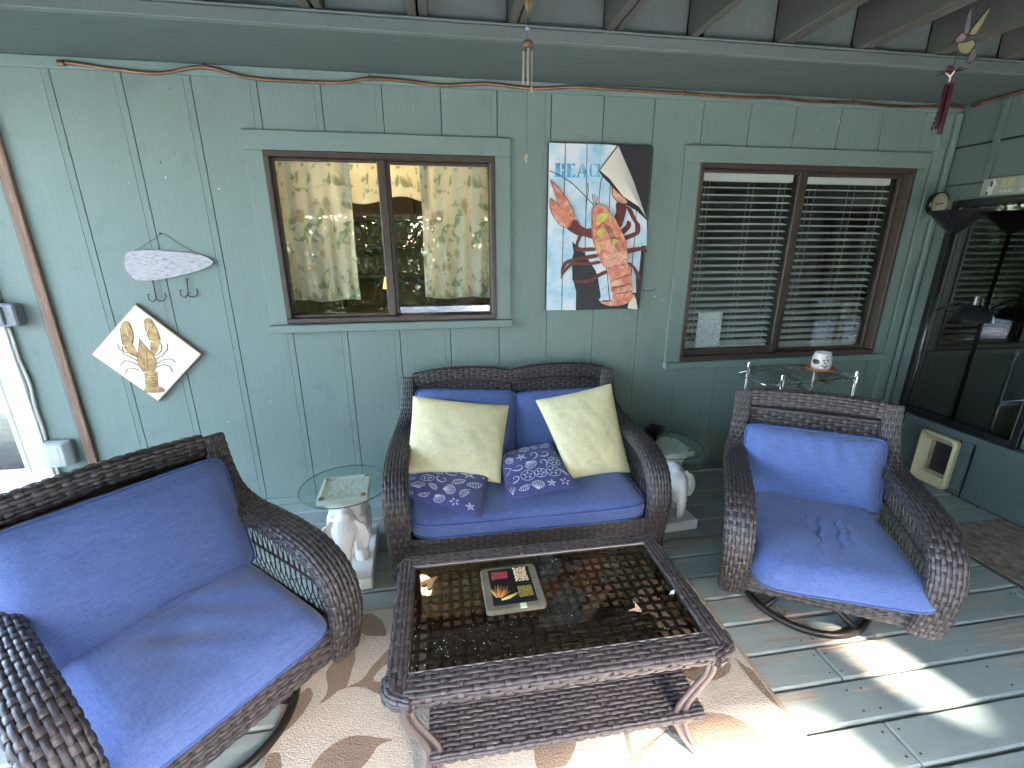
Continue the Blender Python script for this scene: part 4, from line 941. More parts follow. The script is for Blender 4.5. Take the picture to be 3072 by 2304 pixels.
for (x, y, z, a) in ((.06, -.02, .315, .5), (.13, -.03, .31, .2), (-.05, -.02, .315, 2.7), (.17, .0, .30, -.3)):
    lf.tube([(x*.2, 0, .14), (x*.8, y, z-.05), (x, y, z)], .002, 4); leafmesh(lf, (x, y, z), (math.cos(a), -.4, .35), .085, .036)
lf.build('leaves', M_LEAFG, pp, True)

# ============================================================ FLOOR LAMP, THERMOMETER, SIGN on the right
fl = thing('floor_lamp', 'black torchiere floor lamp with a side reading arm in the porch corner', 'lamp', (3.165, -.30, 0.0005))
MB().lathe([(.13, 0), (.13, .012), (.10, .022), (.02, .032), (.012, .045)], 32).build('base', M_BLACK, fl, 40)
MB().tube([(0, 0, .03), (0, 0, .85), (.001, 0, 1.70)], .0125, 12).build('pole', M_BLACK, fl, True)
MB().lathe([(.012, 1.68), (.03, 1.69), (.055, 1.715), (.105, 1.765), (.140, 1.812), (.143, 1.818), (.136, 1.816), (.10, 1.77), (.05, 1.72), (.02, 1.70)], 32).build('bowl_shade', M_BLACK, fl, 50)
ar = spline(np.array([(0, 0, 1.195), (.005, -.06, 1.235), (.025, -.13, 1.275), (.04, -.19, 1.290)]), 14)[0]
MB().tube(ar, .006, 8).build('reading_arm', M_BLACK, fl, True)
MB().lathe([(.010, 1.318), (.026, 1.318), (.028, 1.285), (.030, 1.270), (.060, 1.255), (.090, 1.222), (.104, 1.180), (.106, 1.172), (.098, 1.176), (.08, 1.215), (.03, 1.245), (.005, 1.25)], 28, (.04, -.21, 0)).build('reading_shade', M_BLACK, fl, 50)
th = thing('wall_thermometer', 'round cream dial thermometer on the corner trim', 'thermometer', (3.300, -.0305, 1.876))
RX = Matrix.Rotation(PI/2, 4, 'X')
MB().lathe([(.070, 0), (.074, .006), (.074, .030), (.070, .036), (.066, .036), (.0655, .032)], 40, R=RX).build('case', M_BLACK, th, 40)
MB().lathe([(.0652, .030), (.0652, .0325), (.001, .0326)], 40, R=RX).build('dial', simple('cream_dial', (.58, .52, .36), .5, .15, 40), th, 40)
nd = MB(); nd.box(-.034, .026, -.0352, -.0335, -.003, .003, .001, R=Matrix.Rotation(-.12, 4, 'Y')); nd.build('needle', M_BLACK, th)
tk = MB()
for k in range(24):
    a = math.radians(-130+260*k/23+90); tk.box(-.0008, .0008, -.0335, -.0328, .050, .058 if k % 2 else .061, .0002, R=Matrix.Rotation(a-PI/2, 4, 'Y'))
tag(tk.build('tick_marks', M_BLACK, th), kind='stuff')
sg = thing('pet_sign', 'small grey green wooden sign with a dog picture and yellow letters above the dark window', 'sign', (XR-.0235, -.25, 1.903))
fs = lambda a, b, d: (-d, -a, b)
MB().box(-.012, -.0005, -.52, 0, 0, .098, .002).build('board', simple('sign_board_paint', (.24, .26, .22), .6, .12, 30), sg)
def letter(m, polys, x, z, s_, d0, d1, fr): 
    for p in polys: m.prism([(x+a*s_, z+b*s_) for a, b in p], d0, d1, fr)
LA = [[(0, 0), (.18, 0), (.42, 1), (.28, 1)], [(.30, 1), (.48, 1), (.78, 0), (.58, 0)], [(.2, .25), (.6, .25), (.55, .42), (.25, .42)]]
LP = [[(0, 0), (.2, 0), (.2, 1), (0, 1)], [(.2, .82), (.5, .82), (.62, .92), (.5, 1), (.2, 1)], [(.2, .40), (.5, .40), (.62, .5), (.5, .57), (.2, .57)], [(.5, .45), (.68, .55), (.68, .85), (.5, .95)]]
lm = MB(); letter(lm, LA, .10, .045, .042, .0121, .0135, fs); letter(lm, LP, .137, .045, .042, .0121, .0135, fs); lm.build('lettering', simple('yellow_letter_paint', (.45, .37, .12), .6), sg)
dg = MB(); dg.prism([(.030, .004), (.062, .004), (.066, .035), (.070, .05), (.078, .062), (.066, .088), (.052, .090), (.044, .075), (.034, .05)], .0122, .0130, fs); dg.build('dog_picture', simple('dog_white', (.5, .5, .48), .6, .2, 120), sg)
dg = MB(); dg.prism([(.044, .052), (.056, .052), (.058, .075), (.05, .088), (.043, .078)], .0131, .0136, fs); dg.prism([(.028, .006), (.042, .006), (.044, .022), (.034, .028)], .0131, .0136, fs); dg.build('dog_patches', simple('dog_black', (.03, .03, .03), .6), sg)
mt = MB()
for k in range(5): mt.box(-.0132, -.0121, -.22-k*.022, -.205-k*.022, .012, .026, .0003)
for k in range(3): mt.box(-.0132, -.0121, -.118-k*.022, -.103-k*.022, .014, .027, .0003)
mt.build('small_lettering', simple('pale_lettering', (.38, .40, .37), .6), sg)

# ============================================================ COPPER PIPE UNDER THE SOFFIT
M_COP = simple('aged_copper', (.21, .105, .065), .38, .35, 12, .05, .65)
PIPE = [(-1.69, 2.436), (-1.653, 2.437), (-1.486, 2.421), (-1.292, 2.413), (-1.085, 2.449), (-.892, 2.414), (-.68, 2.408), (-.452, 2.412), (-.303, 2.437), (-.12, 2.434), (.061, 2.423), (.301, 2.441), (.539, 2.430), (.783, 2.448), (.895, 2.447), (1.285, 2.444), (1.439, 2.444), (1.72, 2.438), (2.012, 2.445), (2.25, 2.436), (2.538, 2.442), (2.836, 2.434), (3.161, 2.445), (3.33, 2.447)]
cp = thing('copper_pipe', 'wavy copper pipe clipped along the top of the house wall', 'pipe')
pp_, L = spline(np.array([(x, -.030, z) for x, z in PIPE]), 220); MB().tube(pp_, .0085, 8).build('tube', M_COP, cp, True)
for x, z in PIPE[4::4]:
    MB().lathe([(.0112, -.006), (.0112, .006)], 10, (x, -.030, z), R=Matrix.Rotation(PI/2, 4, 'Y')).box(x-.004, x+.004, -.030, -.0195, z+.008, z+.022, .001).build('clip', M_COP, cp)
MB().lathe([(.013, -.012), (.013, .012)], 10, (-1.70, -.030, 2.435), R=Matrix.Rotation(PI/2, 4, 'Y')).build('end_cap', M_COP, cp)
cp2 = thing('copper_pipe', 'copper pipe running along the top of the dark end wall', 'pipe')
pp_, L = spline(np.array([(XR-.031, -.062, 2.449), (XR-.028, -.2, 2.452), (XR-.028, -.45, 2.458), (XR-.028, -1.2, 2.46), (XR-.028, -2.2, 2.46)]), 60); MB().tube(pp_, .0095, 8).build('tube', M_COP, cp2, True)
for y in (-.12, -.8): MB().box(XR-.043, XR-.0165, y-.006, y+.006, 2.440, 2.467, .002).build('clip', M_COP, cp2)

# ============================================================ WALL DECOR
def homog(src, dst):
    A = []; bb = []
    for (x, y), (u, v_) in zip(src, dst): A += [[x, y, 1, 0, 0, 0, -u*x, -u*y], [0, 0, 0, x, y, 1, -v_*x, -v_*y]]; bb += [u, v_]
    h = np.append(np.linalg.solve(np.array(A, float), np.array(bb, float)), 1).reshape(3, 3)
    def T(x, y): q = h @ np.array([x, y, 1.]); return (q[0]/q[2], q[1]/q[2])
    return T
fwall = lambda a, b, d: (a, -d, b)
def ccw(p): 
    s_ = sum(p[i][0]*p[(i+1) % len(p)][1]-p[(i+1) % len(p)][0]*p[i][1] for i in range(len(p))); return p if s_ > 0 else p[::-1]
def smoothpoly(P_, k=4, mixv=.8):
    P_ = np.array(P_, float); n_ = len(P_); C = np.vstack([P_[-1], P_, P_[0], P_[1]]); o = []
    for i in range(1, n_+1):
        for t_ in np.linspace(0, 1, k, endpoint=False):
            a, b, c, d = C[i-1], C[i], C[i+1], C[i+2]; q = .5*((2*b)+(-a+c)*t_+(2*a-5*b+4*c-d)*t_*t_+(-a+3*b-3*c+d)*t_**3); o.append(tuple(q*mixv+(b*(1-t_)+c*t_)*(1-mixv)))
    return o
# ---- beach lobster board
T1 = homog([(128, 92), (1035, 125), (105, 1568), (925, 1555)], [(.647, 2.169), (1.266, 2.169), (.649, 1.228), (1.266, 1.226)])
def art(parent, name, pts, d0, d1, mat, sm=True, T=T1):
    p = ccw([T(*q) for q in (smoothpoly(pts) if sm else pts)]); return MB().prism(p, d0, d1, fwall).build(name, mat, parent, False, True)
lb = thing('lobster_picture', 'beach picture of an orange lobster on blue planks with a peeling cream corner', 'picture')
MB().box(.647, 1.266, -.034, -.0008, 1.227, 2.169, .002).build('backing_board', simple('black_board', (.022, .022, .025), .6), lb)
t = NT('blue_painted_planks'); v = t.co('Object'); n1 = t.noise(v, 7, 5, .6); n2 = t.noise(t.co('Object', (30, 1, 2)), 4, 5, .7)
c = t.ramp(n1, [(.3, (.22, .42, .56)), (.48, (.42, .58, .66)), (.62, (.64, .66, .68)), (.75, (.66, .60, .63))]); c = t.mix(t.ramp(n2, [(.60, (0, 0, 0)), (.75, (.55,)*3)]), c, (.16, .33, .45)); t.set(Base_Color=c, Roughness=.6); M_BLUEP = t.m
x0s = [128, 268, 462, 660, 880]
art(lb, 'picture_plank', [(128, 94), (266, 100), (256, 560), (245, 1100), (240, 1565), (108, 1567)], .0342, .0362, M_BLUEP, False)
art(lb, 'picture_plank', [(274, 100), (456, 106), (450, 600), (440, 1060), (330, 960), (345, 1060), (330, 1120), (335, 1280), (368, 1400), (365, 1566), (247, 1566), (252, 1100), (264, 560)], .0342, .0362, M_BLUEP, False)
art(lb, 'picture_plank', [(463, 106), (650, 112), (720, 122), (560, 345), (600, 400), (660, 460), (650, 700), (630, 1200), (660, 1480), (590, 1480), (560, 1280), (540, 1220), (448, 1080), (457, 600)], .0342, .0362, M_BLUEP, False)
art(lb, 'picture_plank', [(667, 470), (800, 640), (890, 690), (880, 900), (850, 1200), (830, 1420), (790, 1500), (668, 1480), (638, 1200), (657, 700)], .0342, .0362, M_BLUEP, False)
art(lb, 'picture_plank', [(896, 695), (985, 780), (985, 1000), (940, 1000), (920, 1220), (890, 1260), (895, 1415), (840, 1410), (858, 1200), (888, 900)], .0342, .0362, M_BLUEP, False)
stl = simple('stencil_blue', (.09, .33, .50), .6, .3, 40); ink = simple('black_ink', (.015, .012, .012), .5)
for pts in ([(172, 275), (225, 272), (225, 396), (170, 394), (182, 384), (184, 286)], [(236, 272), (258, 282), (262, 312), (250, 330), (236, 332)], [(236, 338), (262, 350), (264, 380), (236, 397)],
            [(276, 278), (318, 278), (318, 398), (274, 397), (284, 387), (286, 290)], [(326, 278), (354, 278), (354, 310), (346, 296), (326, 292)], [(326, 326), (344, 332), (326, 340)], [(326, 384), (346, 378), (356, 360), (356, 399), (326, 399)],
            [(412, 276), (424, 276), (388, 385), (396, 400), (360, 400), (374, 386)], [(430, 280), (472, 400), (424, 400), (436, 388), (414, 330)], [(392, 350), (420, 350), (424, 362), (388, 362)],
            [(510, 276), (486, 290), (478, 336), (486, 382), (510, 400), (502, 376), (500, 300)], [(516, 276), (540, 284), (540, 312), (530, 296), (516, 290)], [(516, 400), (540, 388), (542, 366), (528, 384), (516, 388)],
            [(550, 278), (572, 280), (572, 320), (556, 345), (568, 366), (580, 398), (548, 400)]):
    art(lb, 'letter_stroke', pts, .0363, .0372, stl, False)
t = NT('lobster_orange'); n1 = t.noise(t.co('Object'), 16, 6, .7, .8); t.set(Base_Color=t.ramp(n1, [(.32, (.48, .075, .03)), (.48, (.58, .20, .12)), (.62, (.70, .42, .30)), (.75, (.74, .56, .46))]), Roughness=.5); M_LOB = t.m
M_LEGR = simple('lobster_brown', (.12, .028, .018), .5, .25, 25); M_YEL = simple('lobster_yellow', (.50, .50, .10), .5, .2, 60)
BODY = [(500, 690), (525, 650), (560, 642), (605, 655), (640, 700), (700, 770), (750, 870), (790, 960), (806, 1060), (806, 1150), (790, 1160), (700, 1180), (640, 1200), (600, 1170), (565, 1110), (535, 1030), (505, 940), (497, 840), (498, 750)]
for nm_, pts, a, b, mt_ in (('lobster_leg', [(800, 650), (850, 680), (890, 770), (925, 820), (920, 890), (880, 920), (790, 955), (770, 925), (850, 890), (890, 870), (880, 810), (850, 760), (820, 700)], .0364, .040, M_LEGR),
        ('lobster_leg', [(385, 910), (415, 915), (385, 1010), (520, 1015), (530, 1045), (400, 1050), (355, 1020)], .0364, .040, M_LEGR), ('lobster_leg', [(545, 1070), (545, 1105), (380, 1130), (290, 1160), (260, 1215), (265, 1240), (238, 1270), (234, 1200), (262, 1140), (340, 1110)], .0364, .040, M_LEGR),
        ('lobster_leg', [(560, 1130), (580, 1155), (470, 1172), (360, 1165), (310, 1190), (260, 1245), (232, 1290), (240, 1240), (290, 1175), (350, 1140), (480, 1145)], .0401, .0420, M_LEGR), ('lobster_leg', [(625, 1215), (640, 1240), (560, 1280), (500, 1320), (420, 1330), (350, 1320), (330, 1285), (370, 1300), (480, 1295), (540, 1255)], .0364, .040, M_LEGR),
        ('lobster_leg', [(800, 1030), (940, 1012), (985, 1040), (975, 1062), (930, 1045), (810, 1070)], .0364, .040, M_LEGR), ('lobster_leg', [(815, 1150), (850, 1155), (900, 1210), (935, 1285), (900, 1285), (860, 1195), (820, 1180)], .0364, .040, M_LEGR),
        ('lobster_leg', [(750, 870), (800, 820), (815, 780), (845, 800), (835, 850), (770, 905)], .0364, .040, M_LEGR),
        ('lobster_arm', [(345, 772), (380, 785), (400, 820), (450, 850), (500, 850), (510, 935), (450, 920), (370, 905), (285, 850), (310, 810)], .0364, .043, M_LEGR), ('lobster_arm', [(718, 620), (800, 640), (790, 740), (750, 845), (700, 770), (715, 700)], .0364, .043, M_LEGR),
        ('claw', [(135, 425), (180, 460), (230, 520), (280, 590), (330, 680), (345, 730), (335, 780), (300, 830), (265, 845), (215, 815), (150, 720), (130, 650), (132, 580), (165, 605), (208, 650), (205, 610), (170, 530)], .0431, .050, M_LOB),
        ('claw', [(672, 480), (720, 530), (790, 590), (810, 625), (770, 635), (710, 605), (675, 560)], .0431, .050, M_LOB), ('carapace', BODY, .0425, .058, M_LOB),
        ('tail_segment', [(640, 1200), (720, 1170), (790, 1150), (825, 1180), (835, 1250), (760, 1270), (690, 1310), (655, 1300)], .042, .055, M_LOB), ('tail_segment', [(662, 1320), (730, 1290), (830, 1258), (845, 1300), (840, 1330), (760, 1350), (690, 1370), (675, 1360)], .042, .053, M_LOB),
        ('tail_segment', [(675, 1378), (760, 1358), (845, 1335), (855, 1375), (850, 1395), (770, 1410), (690, 1425)], .042, .051, M_LOB), ('tail_segment', [(690, 1432), (770, 1418), (850, 1402), (848, 1440), (780, 1465), (690, 1475)], .042, .049, M_LOB),
        ('tail_fan', [(575, 1495), (640, 1490), (720, 1478), (800, 1455), (875, 1425), (850, 1470), (800, 1510), (720, 1528), (640, 1524)], .042, .047, M_LOB),
        ('eye_spot', [(540, 740), (590, 712), (632, 722), (620, 770), (575, 800), (545, 828), (528, 800)], .0582, .0592, M_YEL), ('eye_spot', [(540, 880), (575, 845), (605, 860), (585, 895), (560, 925), (542, 915)], .0582, .0592, M_YEL), ('eye_spot', [(545, 985), (570, 970), (590, 985), (565, 1000), (560, 1018), (545, 1010)], .0582, .0592, M_YEL), ('eye_spot', [(668, 965), (695, 940), (722, 958), (700, 975), (690, 1000), (672, 990)], .0582, .0592, M_YEL)):
    art(lb, nm_, pts, a, b, mt_)
ln = MB()
def stroke(m, pts, d, r, T=T1): m.tube([fwall(*T(*q), d) for q in pts], r, 5)
for pts in ([(128, 340), (230, 385), (340, 460), (440, 560), (515, 640)], [(565, 630), (568, 540), (580, 440), (592, 395)], [(520, 640), (510, 580), (505, 545)], [(535, 640), (530, 590), (528, 550)], [(545, 640), (548, 600), (553, 565)], [(465, 450), (470, 520), (455, 620), (450, 690)]): stroke(ln, pts, .0372, .0022)
for k in range(7): stroke(ln, [(590+k*12, 800+k*6), (640+k*12, 900+k*12), (670+k*14, 990+k*14)], .0586, .0009)
for pts in ([(640, 1205), (700, 1172), (800, 1150)], [(662, 1312), (740, 1280), (836, 1252)], [(675, 1370), (760, 1352), (842, 1330)], [(688, 1428), (770, 1412), (850, 1396)]): stroke(ln, pts, .056, .0013)
for pts in ([(135, 425), (230, 520), (280, 590), (330, 680), (345, 730), (335, 780), (265, 845), (215, 815), (150, 720), (130, 650), (132, 580), (208, 650), (170, 530), (135, 425)], [(672, 480), (720, 530), (790, 590), (810, 625), (770, 635), (710, 605), (675, 560), (672, 480)]): stroke(ln, pts, .0502, .0016)
for pts in (BODY[10:]+BODY[:11],): stroke(ln, smoothpoly(pts, 3)[:-4], .0572, .0012)
ln.build('ink_lines', ink, lb, True)
t = NT('cream_paper'); t.set(Base_Color=(.70, .64, .54, 1), Roughness=.7)
pk = MB(); g_ = [(730, 125), (558, 345), (640, 420), (760, 570), (900, 660), (970, 750), (860, 440)]; lift = [.040, .068, .072, .066, .062, .046, .050]
c0 = T1(760, 400); v = [(*c0, .078)]+[(*T1(*p), l) for p, l in zip(g_, lift)]; n_ = len(g_)
V2 = [fwall(*q) for q in v]+[fwall(q[0], q[1], q[2]-.002) for q in v]; f = []
for k in range(n_): j = (k+1) % n_; f += [(0, 1+k, 1+j), (n_+1, n_+2+j, n_+2+k), (1+k, n_+2+k, n_+2+j, 1+j)]
pk.add(V2, f); pk.build('peeled_corner', t.m, lb, 30, True)
art(lb, 'torn_flap', [(820, 1550), (828, 1500), (870, 1430), (890, 1470), (905, 1555), (880, 1560)], .036, .042, t.m, False); art(lb, 'torn_flap', [(565, 1480), (600, 1420), (595, 1380), (645, 1350), (620, 1440), (590, 1490)], .037, .046, M_BLUEP, False)
wr_ = MB(); wr_.tube([fwall(*T1(*q), .004) for q in ((1060, 130), (1020, 700), (955, 1380), (965, 1400), (1020, 1405), (1070, 1400), (1080, 1375))], .0018, 5); tag(wr_.build('hanging_wire', M_METAL_DK, None), 'thin dark wire with hooked end hanging beside the lobster picture', 'wire')
# ---- lure sign and crayfish tile
T2 = homog([(480, 740), (90, 1185), (685, 1605), (1070, 1185)], [(-1.645, 1.315), (-1.926, 1.043), (-1.649, .748), (-1.365, 1.022)])
ls = thing('lure_sign', 'whitewashed wooden fishing lure sign with two dangling rusty hooks', 'sign')
t = NT('whitewashed_wood'); n1 = t.noise(t.co('Object', (6, 1, 30)), 5, 6, .7, .5); t.set(Base_Color=t.ramp(n1, [(.34, (.16, .15, .15)), (.46, (.36, .34, .355)), (.7, (.47, .45, .47))]), Roughness=.75); t.bump(n1, .5, .003)
art(ls, 'lure_body', [(390, 340), (400, 300), (440, 280), (520, 270), (650, 268), (850, 282), (1000, 298), (1090, 318), (1150, 350), (1168, 378), (1140, 405), (1060, 440), (920, 480), (760, 515), (620, 535), (490, 530), (440, 490), (400, 440), (386, 390)], .002, .020, t.m, True, T2)
hk = simple('rusty_iron', (.085, .04, .028), .55, .3, 60, .2, .4)
for x, y0_, y1_ in ((625, 530, 725), (930, 525, 688)):
    h_ = MB(); dx = (35 if x < 700 else 12)
    stroke(h_, [(x, y0_), (x+dx*.3, y0_+40), (x+dx*.8, y1_-60), (x+dx, y1_-20)], .012, .0032, T2); stroke(h_, [(x+dx, y1_-25), (x+dx-20, y1_), (x+dx-55, y1_-22), (x+dx-68, y1_-70), (x+dx-45, y1_-62)], .022, .0028, T2); stroke(h_, [(x+dx, y1_-25), (x+dx+20, y1_-5), (x+dx+65, y1_-10), (x+dx+85, y1_-45), (x+dx+72, y1_-80)], .010, .0028, T2)
    h_.tube([fwall(T2(x, y0_)[0]+.006*math.cos(a), T2(x, y0_)[1]+.006*math.sin(a), .012) for a in np.linspace(0, 6.2, 10)], .0018, 5); h_.build('treble_hook', hk, ls, True)
st_ = MB(); stroke(st_, [(450, 282), (560, 215), (640, 165), (695, 122), (740, 135), (850, 210), (1020, 300)], .006, .0014, T2); st_.build('hanging_string', simple('twine', (.06, .055, .05), .8), ls, True)
nl = MB(); nl.tube([fwall(*T2(695, 122), .0), fwall(*T2(695, 122), .014)], .004, 8); nl.build('nail', M_BLACK, ls)
ti = thing('crayfish_tile', 'white diamond-hung tile painted with a golden brown crayfish', 'tile')
sqp = ccw([T2(480, 740), T2(90, 1185), T2(685, 1605), T2(1070, 1185)]); MB().prism(sqp, .001, .022, fwall).build('tile_body', simple('tan_tile_edge', (.30, .20, .12), .6), ti, False, True)
cen = np.mean(sqp, axis=0); MB().prism([tuple(cen+(np.array(q)-cen)*.968) for q in sqp], .0221, .0235, fwall).build('tile_face', simple('ivory_glaze', (.76, .72, .69), .3, .03, 10, .02), ti, False, True)
t = NT('golden_crayfish'); n1 = t.noise(t.co('Object'), 22, 6, .7, .6); t.set(Base_Color=t.ramp(n1, [(.3, (.16, .07, .02)), (.47, (.36, .19, .05)), (.62, (.52, .33, .10)), (.76, (.62, .48, .24))]), Roughness=.4); M_CRAY = t.m
for nm_, pts in (('claw', [(385, 892), (420, 895), (445, 930), (468, 1000), (470, 1060), (460, 1095), (380, 1105), (360, 1030), (355, 950)]), ('claw', [(565, 880), (600, 862), (632, 880), (660, 930), (690, 1000), (705, 1060), (690, 1075), (612, 1060), (585, 990), (568, 930)]), ('claw_joint', [(385, 1112), (460, 1102), (490, 1150), (512, 1190), (480, 1205), (420, 1170)]), ('claw_joint', [(622, 1072), (696, 1086), (690, 1130), (655, 1195), (622, 1150)]),
        ('crayfish_head', [(522, 1050), (550, 1090), (590, 1130), (640, 1180), (668, 1240), (668, 1300), (640, 1335), (560, 1340), (520, 1290), (505, 1230), (515, 1140)])):
    art(ti, nm_, pts, .0236, .0252, M_CRAY, True, T2)
for k in range(5): w_ = 118-k*2; y = 1345+k*25; art(ti, 'tail_segment', [(562+k*3, y), (562+k*3+w_, y-4), (562+k*3+w_+6, y+16), (562+k*3+w_-6, y+22), (566+k*3, y+22)], .0236, .0248, M_CRAY, False, T2)
art(ti, 'tail_fan', [(570, 1478), (620, 1468), (690, 1466), (735, 1485), (745, 1512), (690, 1524), (620, 1524), (565, 1520)], .0236, .0246, M_CRAY, True, T2)
for pts in ([(515, 1215), (450, 1180), (390, 1165), (345, 1140), (330, 1095)], [(512, 1245), (440, 1210), (380, 1180), (372, 1120)], [(515, 1280), (440, 1250), (390, 1240), (350, 1280)], [(520, 1320), (460, 1310), (415, 1315), (400, 1355)], [(665, 1200), (710, 1160), (720, 1110), (700, 1080)], [(670, 1225), (730, 1190), (770, 1140), (765, 1090)], [(672, 1265), (740, 1230), (800, 1225), (842, 1252)], [(665, 1300), (740, 1275), (790, 1290), (812, 1340)]):
    lg = MB(); stroke(lg, pts, .0242, .0032, T2); lg.build('crayfish_leg', M_CRAY, ti, True)
il = MB(); cl2 = MB()
for pts in ([(400, 905), (415, 960), (420, 1020), (468, 1026)], [(600, 880), (605, 940), (590, 995), (610, 1005)], [(380, 1108), (462, 1098)], [(615, 1064), (700, 1080)], [(560, 1342), (668, 1336)]): stroke(cl2, pts, .0254, .0022, T2)
tag(cl2.build('pale_outline', simple('pale_cray', (.70, .58, .36), .4), ti, True), kind='stuff')
for pts in ([(522, 1055), (515, 1140), (505, 1230), (520, 1290), (560, 1340)], [(522, 1055), (590, 1130), (640, 1180), (668, 1240), (668, 1300), (640, 1335)], [(585, 1150), (590, 1240), (600, 1320)], [(355, 950), (360, 1030), (380, 1104)], [(445, 930), (470, 1010), (460, 1095)], [(568, 930), (585, 990), (612, 1058)], [(632, 880), (690, 1000), (705, 1060)], [(430, 900), (440, 950), (432, 1000)], [(625, 890), (640, 930), (632, 960)]): stroke(il, pts, .0254, .0013, T2)
for k in range(5): stroke(il, [(565+k*3, 1366+k*25), (620+k*3, 1372+k*25), (680+k*3, 1360+k*25)], .0250, .0014, T2)
tag(il.build('brown_outline', simple('dark_cray', (.14, .065, .025), .4), ti, True), kind='stuff')
# ---- boxes by the door
M_GREY = simple('grey_plastic', (.19, .20, .215), .5, .06, 20, .05)
jb = thing('switch_box', 'grey weatherproof switch box on the wall above the white door edge', 'switch box'); MB().box(-2.335, -2.192, -.062, -.0008, 1.212, 1.330, .008).build('box_body', M_GREY, jb); MB().box(-2.33, -2.245, -.074, -.0625, 1.222, 1.320, .006).build('cover', M_GREY, jb); MB().lathe([(.013, 0), (.013, .012), (.01, .014)], 14, (-2.29, -.0742, 1.27), R=RX).build('knob', M_GREY, jb)
t = NT('cloudy_clear_plastic'); t.set(Base_Color=(.62, .64, .58, 1), Roughness=.25, Alpha=.45); M_CLOUD = t.m
oc = thing('outlet_cover', 'cloudy clear plastic outlet cover on a grey box by the door', 'outlet'); MB().box(-2.285, -2.150, -.035, -.0008, .395, .545, .006).build('box_body', M_GREY, oc)
m = MB(); R1 = rr2(.130, .150, .016, 4, -2.222, .470); R2 = rr2(.112, .132, .012, 4, -2.222, .470); R3 = rr2(.080, .100, .008, 4, -2.226, .470); ring(m, [[fwall(a, b, .0355) for a, b in R1], [fwall(a, b, .070) for a, b in R1], [fwall(a, b, .082) for a, b in R2], [fwall(a, b, .083) for a, b in R3]]); m.build('clear_cover', M_CLOUD, oc, 40, True); MB().prism(R3, .0825, .0842, fwall).build('cover_window', M_CLOUD, oc)
MB().box(-2.26, -2.19, -.0375, -.0355, .42, .52, .002).build('socket_plate', simple('ivory_socket', (.55, .53, .46), .4), oc)

# ============================================================ WIND CHIMES
wc = thing('wind_chime', 'brass tube wind chime with brown cap hanging in front of the soffit', 'wind chime', (.337, -1.0, 1.934)); wc.scale = (.825,)*3
M_BRASS = simple('pale_brass', (.58, .52, .44), .28, .12, 20, .02, .8)
MB().tube([(0, 0, .43), (0, 0, .53)], .0012, 5).build('cord', M_METAL_DK, wc)
MB().lathe([(.002, .462), (.007, .465), (.0098, .472), (.007, .479), (.002, .482)], 16).build('glass_ball', simple('blue_glass_ball', (.16, .19, .25), .08), wc, True)
MB().lathe([(.012, .399), (.021, .401), (.026, .412), (.025, .420), (.014, .429), (.004, .431)], 8).build('cap', simple('red_brown_wood', (.10, .045, .03), .5), wc)
for x, y, z0_, z1_ in ((-.018, -.006, .269, .388), (.001, -.017, .263, .396), (.019, -.004, .243, .39), (.004, .016, .30, .392)):
    MB().lathe([(.0052, z0_), (.0052, z1_)], 10, (x, y, 0)).build('chime_tube', M_BRASS, wc, 40); 
MB().tube([(0, 0, .0), (0, 0, .40)], .0008, 4).build('clapper_cord', M_METAL_DK, wc)
wb = MB(); wb.tube([(.010*math.sin(PI*u)*math.cos(u*34), .010*math.sin(PI*u)*math.sin(u*34), -.036+.042*u) for u in np.linspace(0, 1, 60)], .0016, 5); wb.build('wire_ball', M_BRASS, wc, True)
ftm = MB()
for k in range(9): a = k*.7; ftm.tube([(.004*math.cos(a), .004*math.sin(a), .525), (.012*math.cos(a), .012*math.sin(a), .56), (.014*math.cos(a), .014*math.sin(a), .62)], [.0015, .005, .004], 6, m=k % 2)
ftm.build('ornament', [simple('ochre_glaze', (.16, .11, .02), .4), simple('brown_glaze2', (.06, .03, .015), .4)], wc, True)
MB().tube([(0, 0, .55), (.0, .0, .80)], .0012, 5).build('hanger_cord', M_METAL_DK, wc)
hb_ = thing('hummingbird_chime', 'stained glass hummingbird over a burgundy flower wind chime at a joist', 'wind chime', (1.735, -1.3, 1.981)); hb_.scale = (.68,)*3
def sglass(name, col): 
    t = NT(name); t.set(Base_Color=(*col, 1), Roughness=.15, Alpha=.8); return t.m
G1, G2, G3, G4 = sglass('amber_glass', (.22, .21, .10)), sglass('pink_glass', (.20, .12, .15)), sglass('burgundy_glass', (.045, .008, .014)), sglass('smoke_glass', (.12, .11, .10))
fb = lambda a, b, d: (a, -d, b); LD = simple('lead_came', (.03, .028, .026), .5, metal=.5)
def piece(name, pts, mat, d0=-.002, d1=.002):
    p = ccw(smoothpoly(pts, 3)); o = MB().prism(p, d0, d1, fb).build(name, mat, hb_, False, True); MB().tube([fb(*q, 0) for q in p], .0036, 5, True).build('lead_line', LD, o, True)
piece('belly', [(-.035, .395), (-.02, .362), (.015, .350), (.048, .362), (.062, .392), (.045, .412), (.0, .40)], G1); piece('head', [(-.055, .40), (-.04, .392), (-.01, .405), (.0, .425), (-.025, .437), (-.05, .42)], G2); piece('wing', [(-.012, .435), (-.022, .475), (-.018, .525), (-.008, .53), (.006, .50), (.012, .44)], G4); piece('wing', [(.015, .435), (.04, .48), (.07, .52), (.088, .545), (.092, .53), (.075, .48), (.05, .435)], G1); piece('tail', [(.055, .378), (.078, .372), (.09, .352), (.075, .325), (.05, .315), (.045, .345)], G4)
MB().tube([fb(-.052, .405, 0), fb(-.085, .378, 0)], [.003, .001], 6).build('beak', LD, hb_)
MB().tube([(-.022, 0, .362), (-.026, 0, .30)], .0018, 5).build('chain', LD, hb_); MB().tube([(.03, 0, .43), (.02, 0, .62), (-.05, 0, .82)], .0012, 5).build('hanger_cord', LD, hb_)
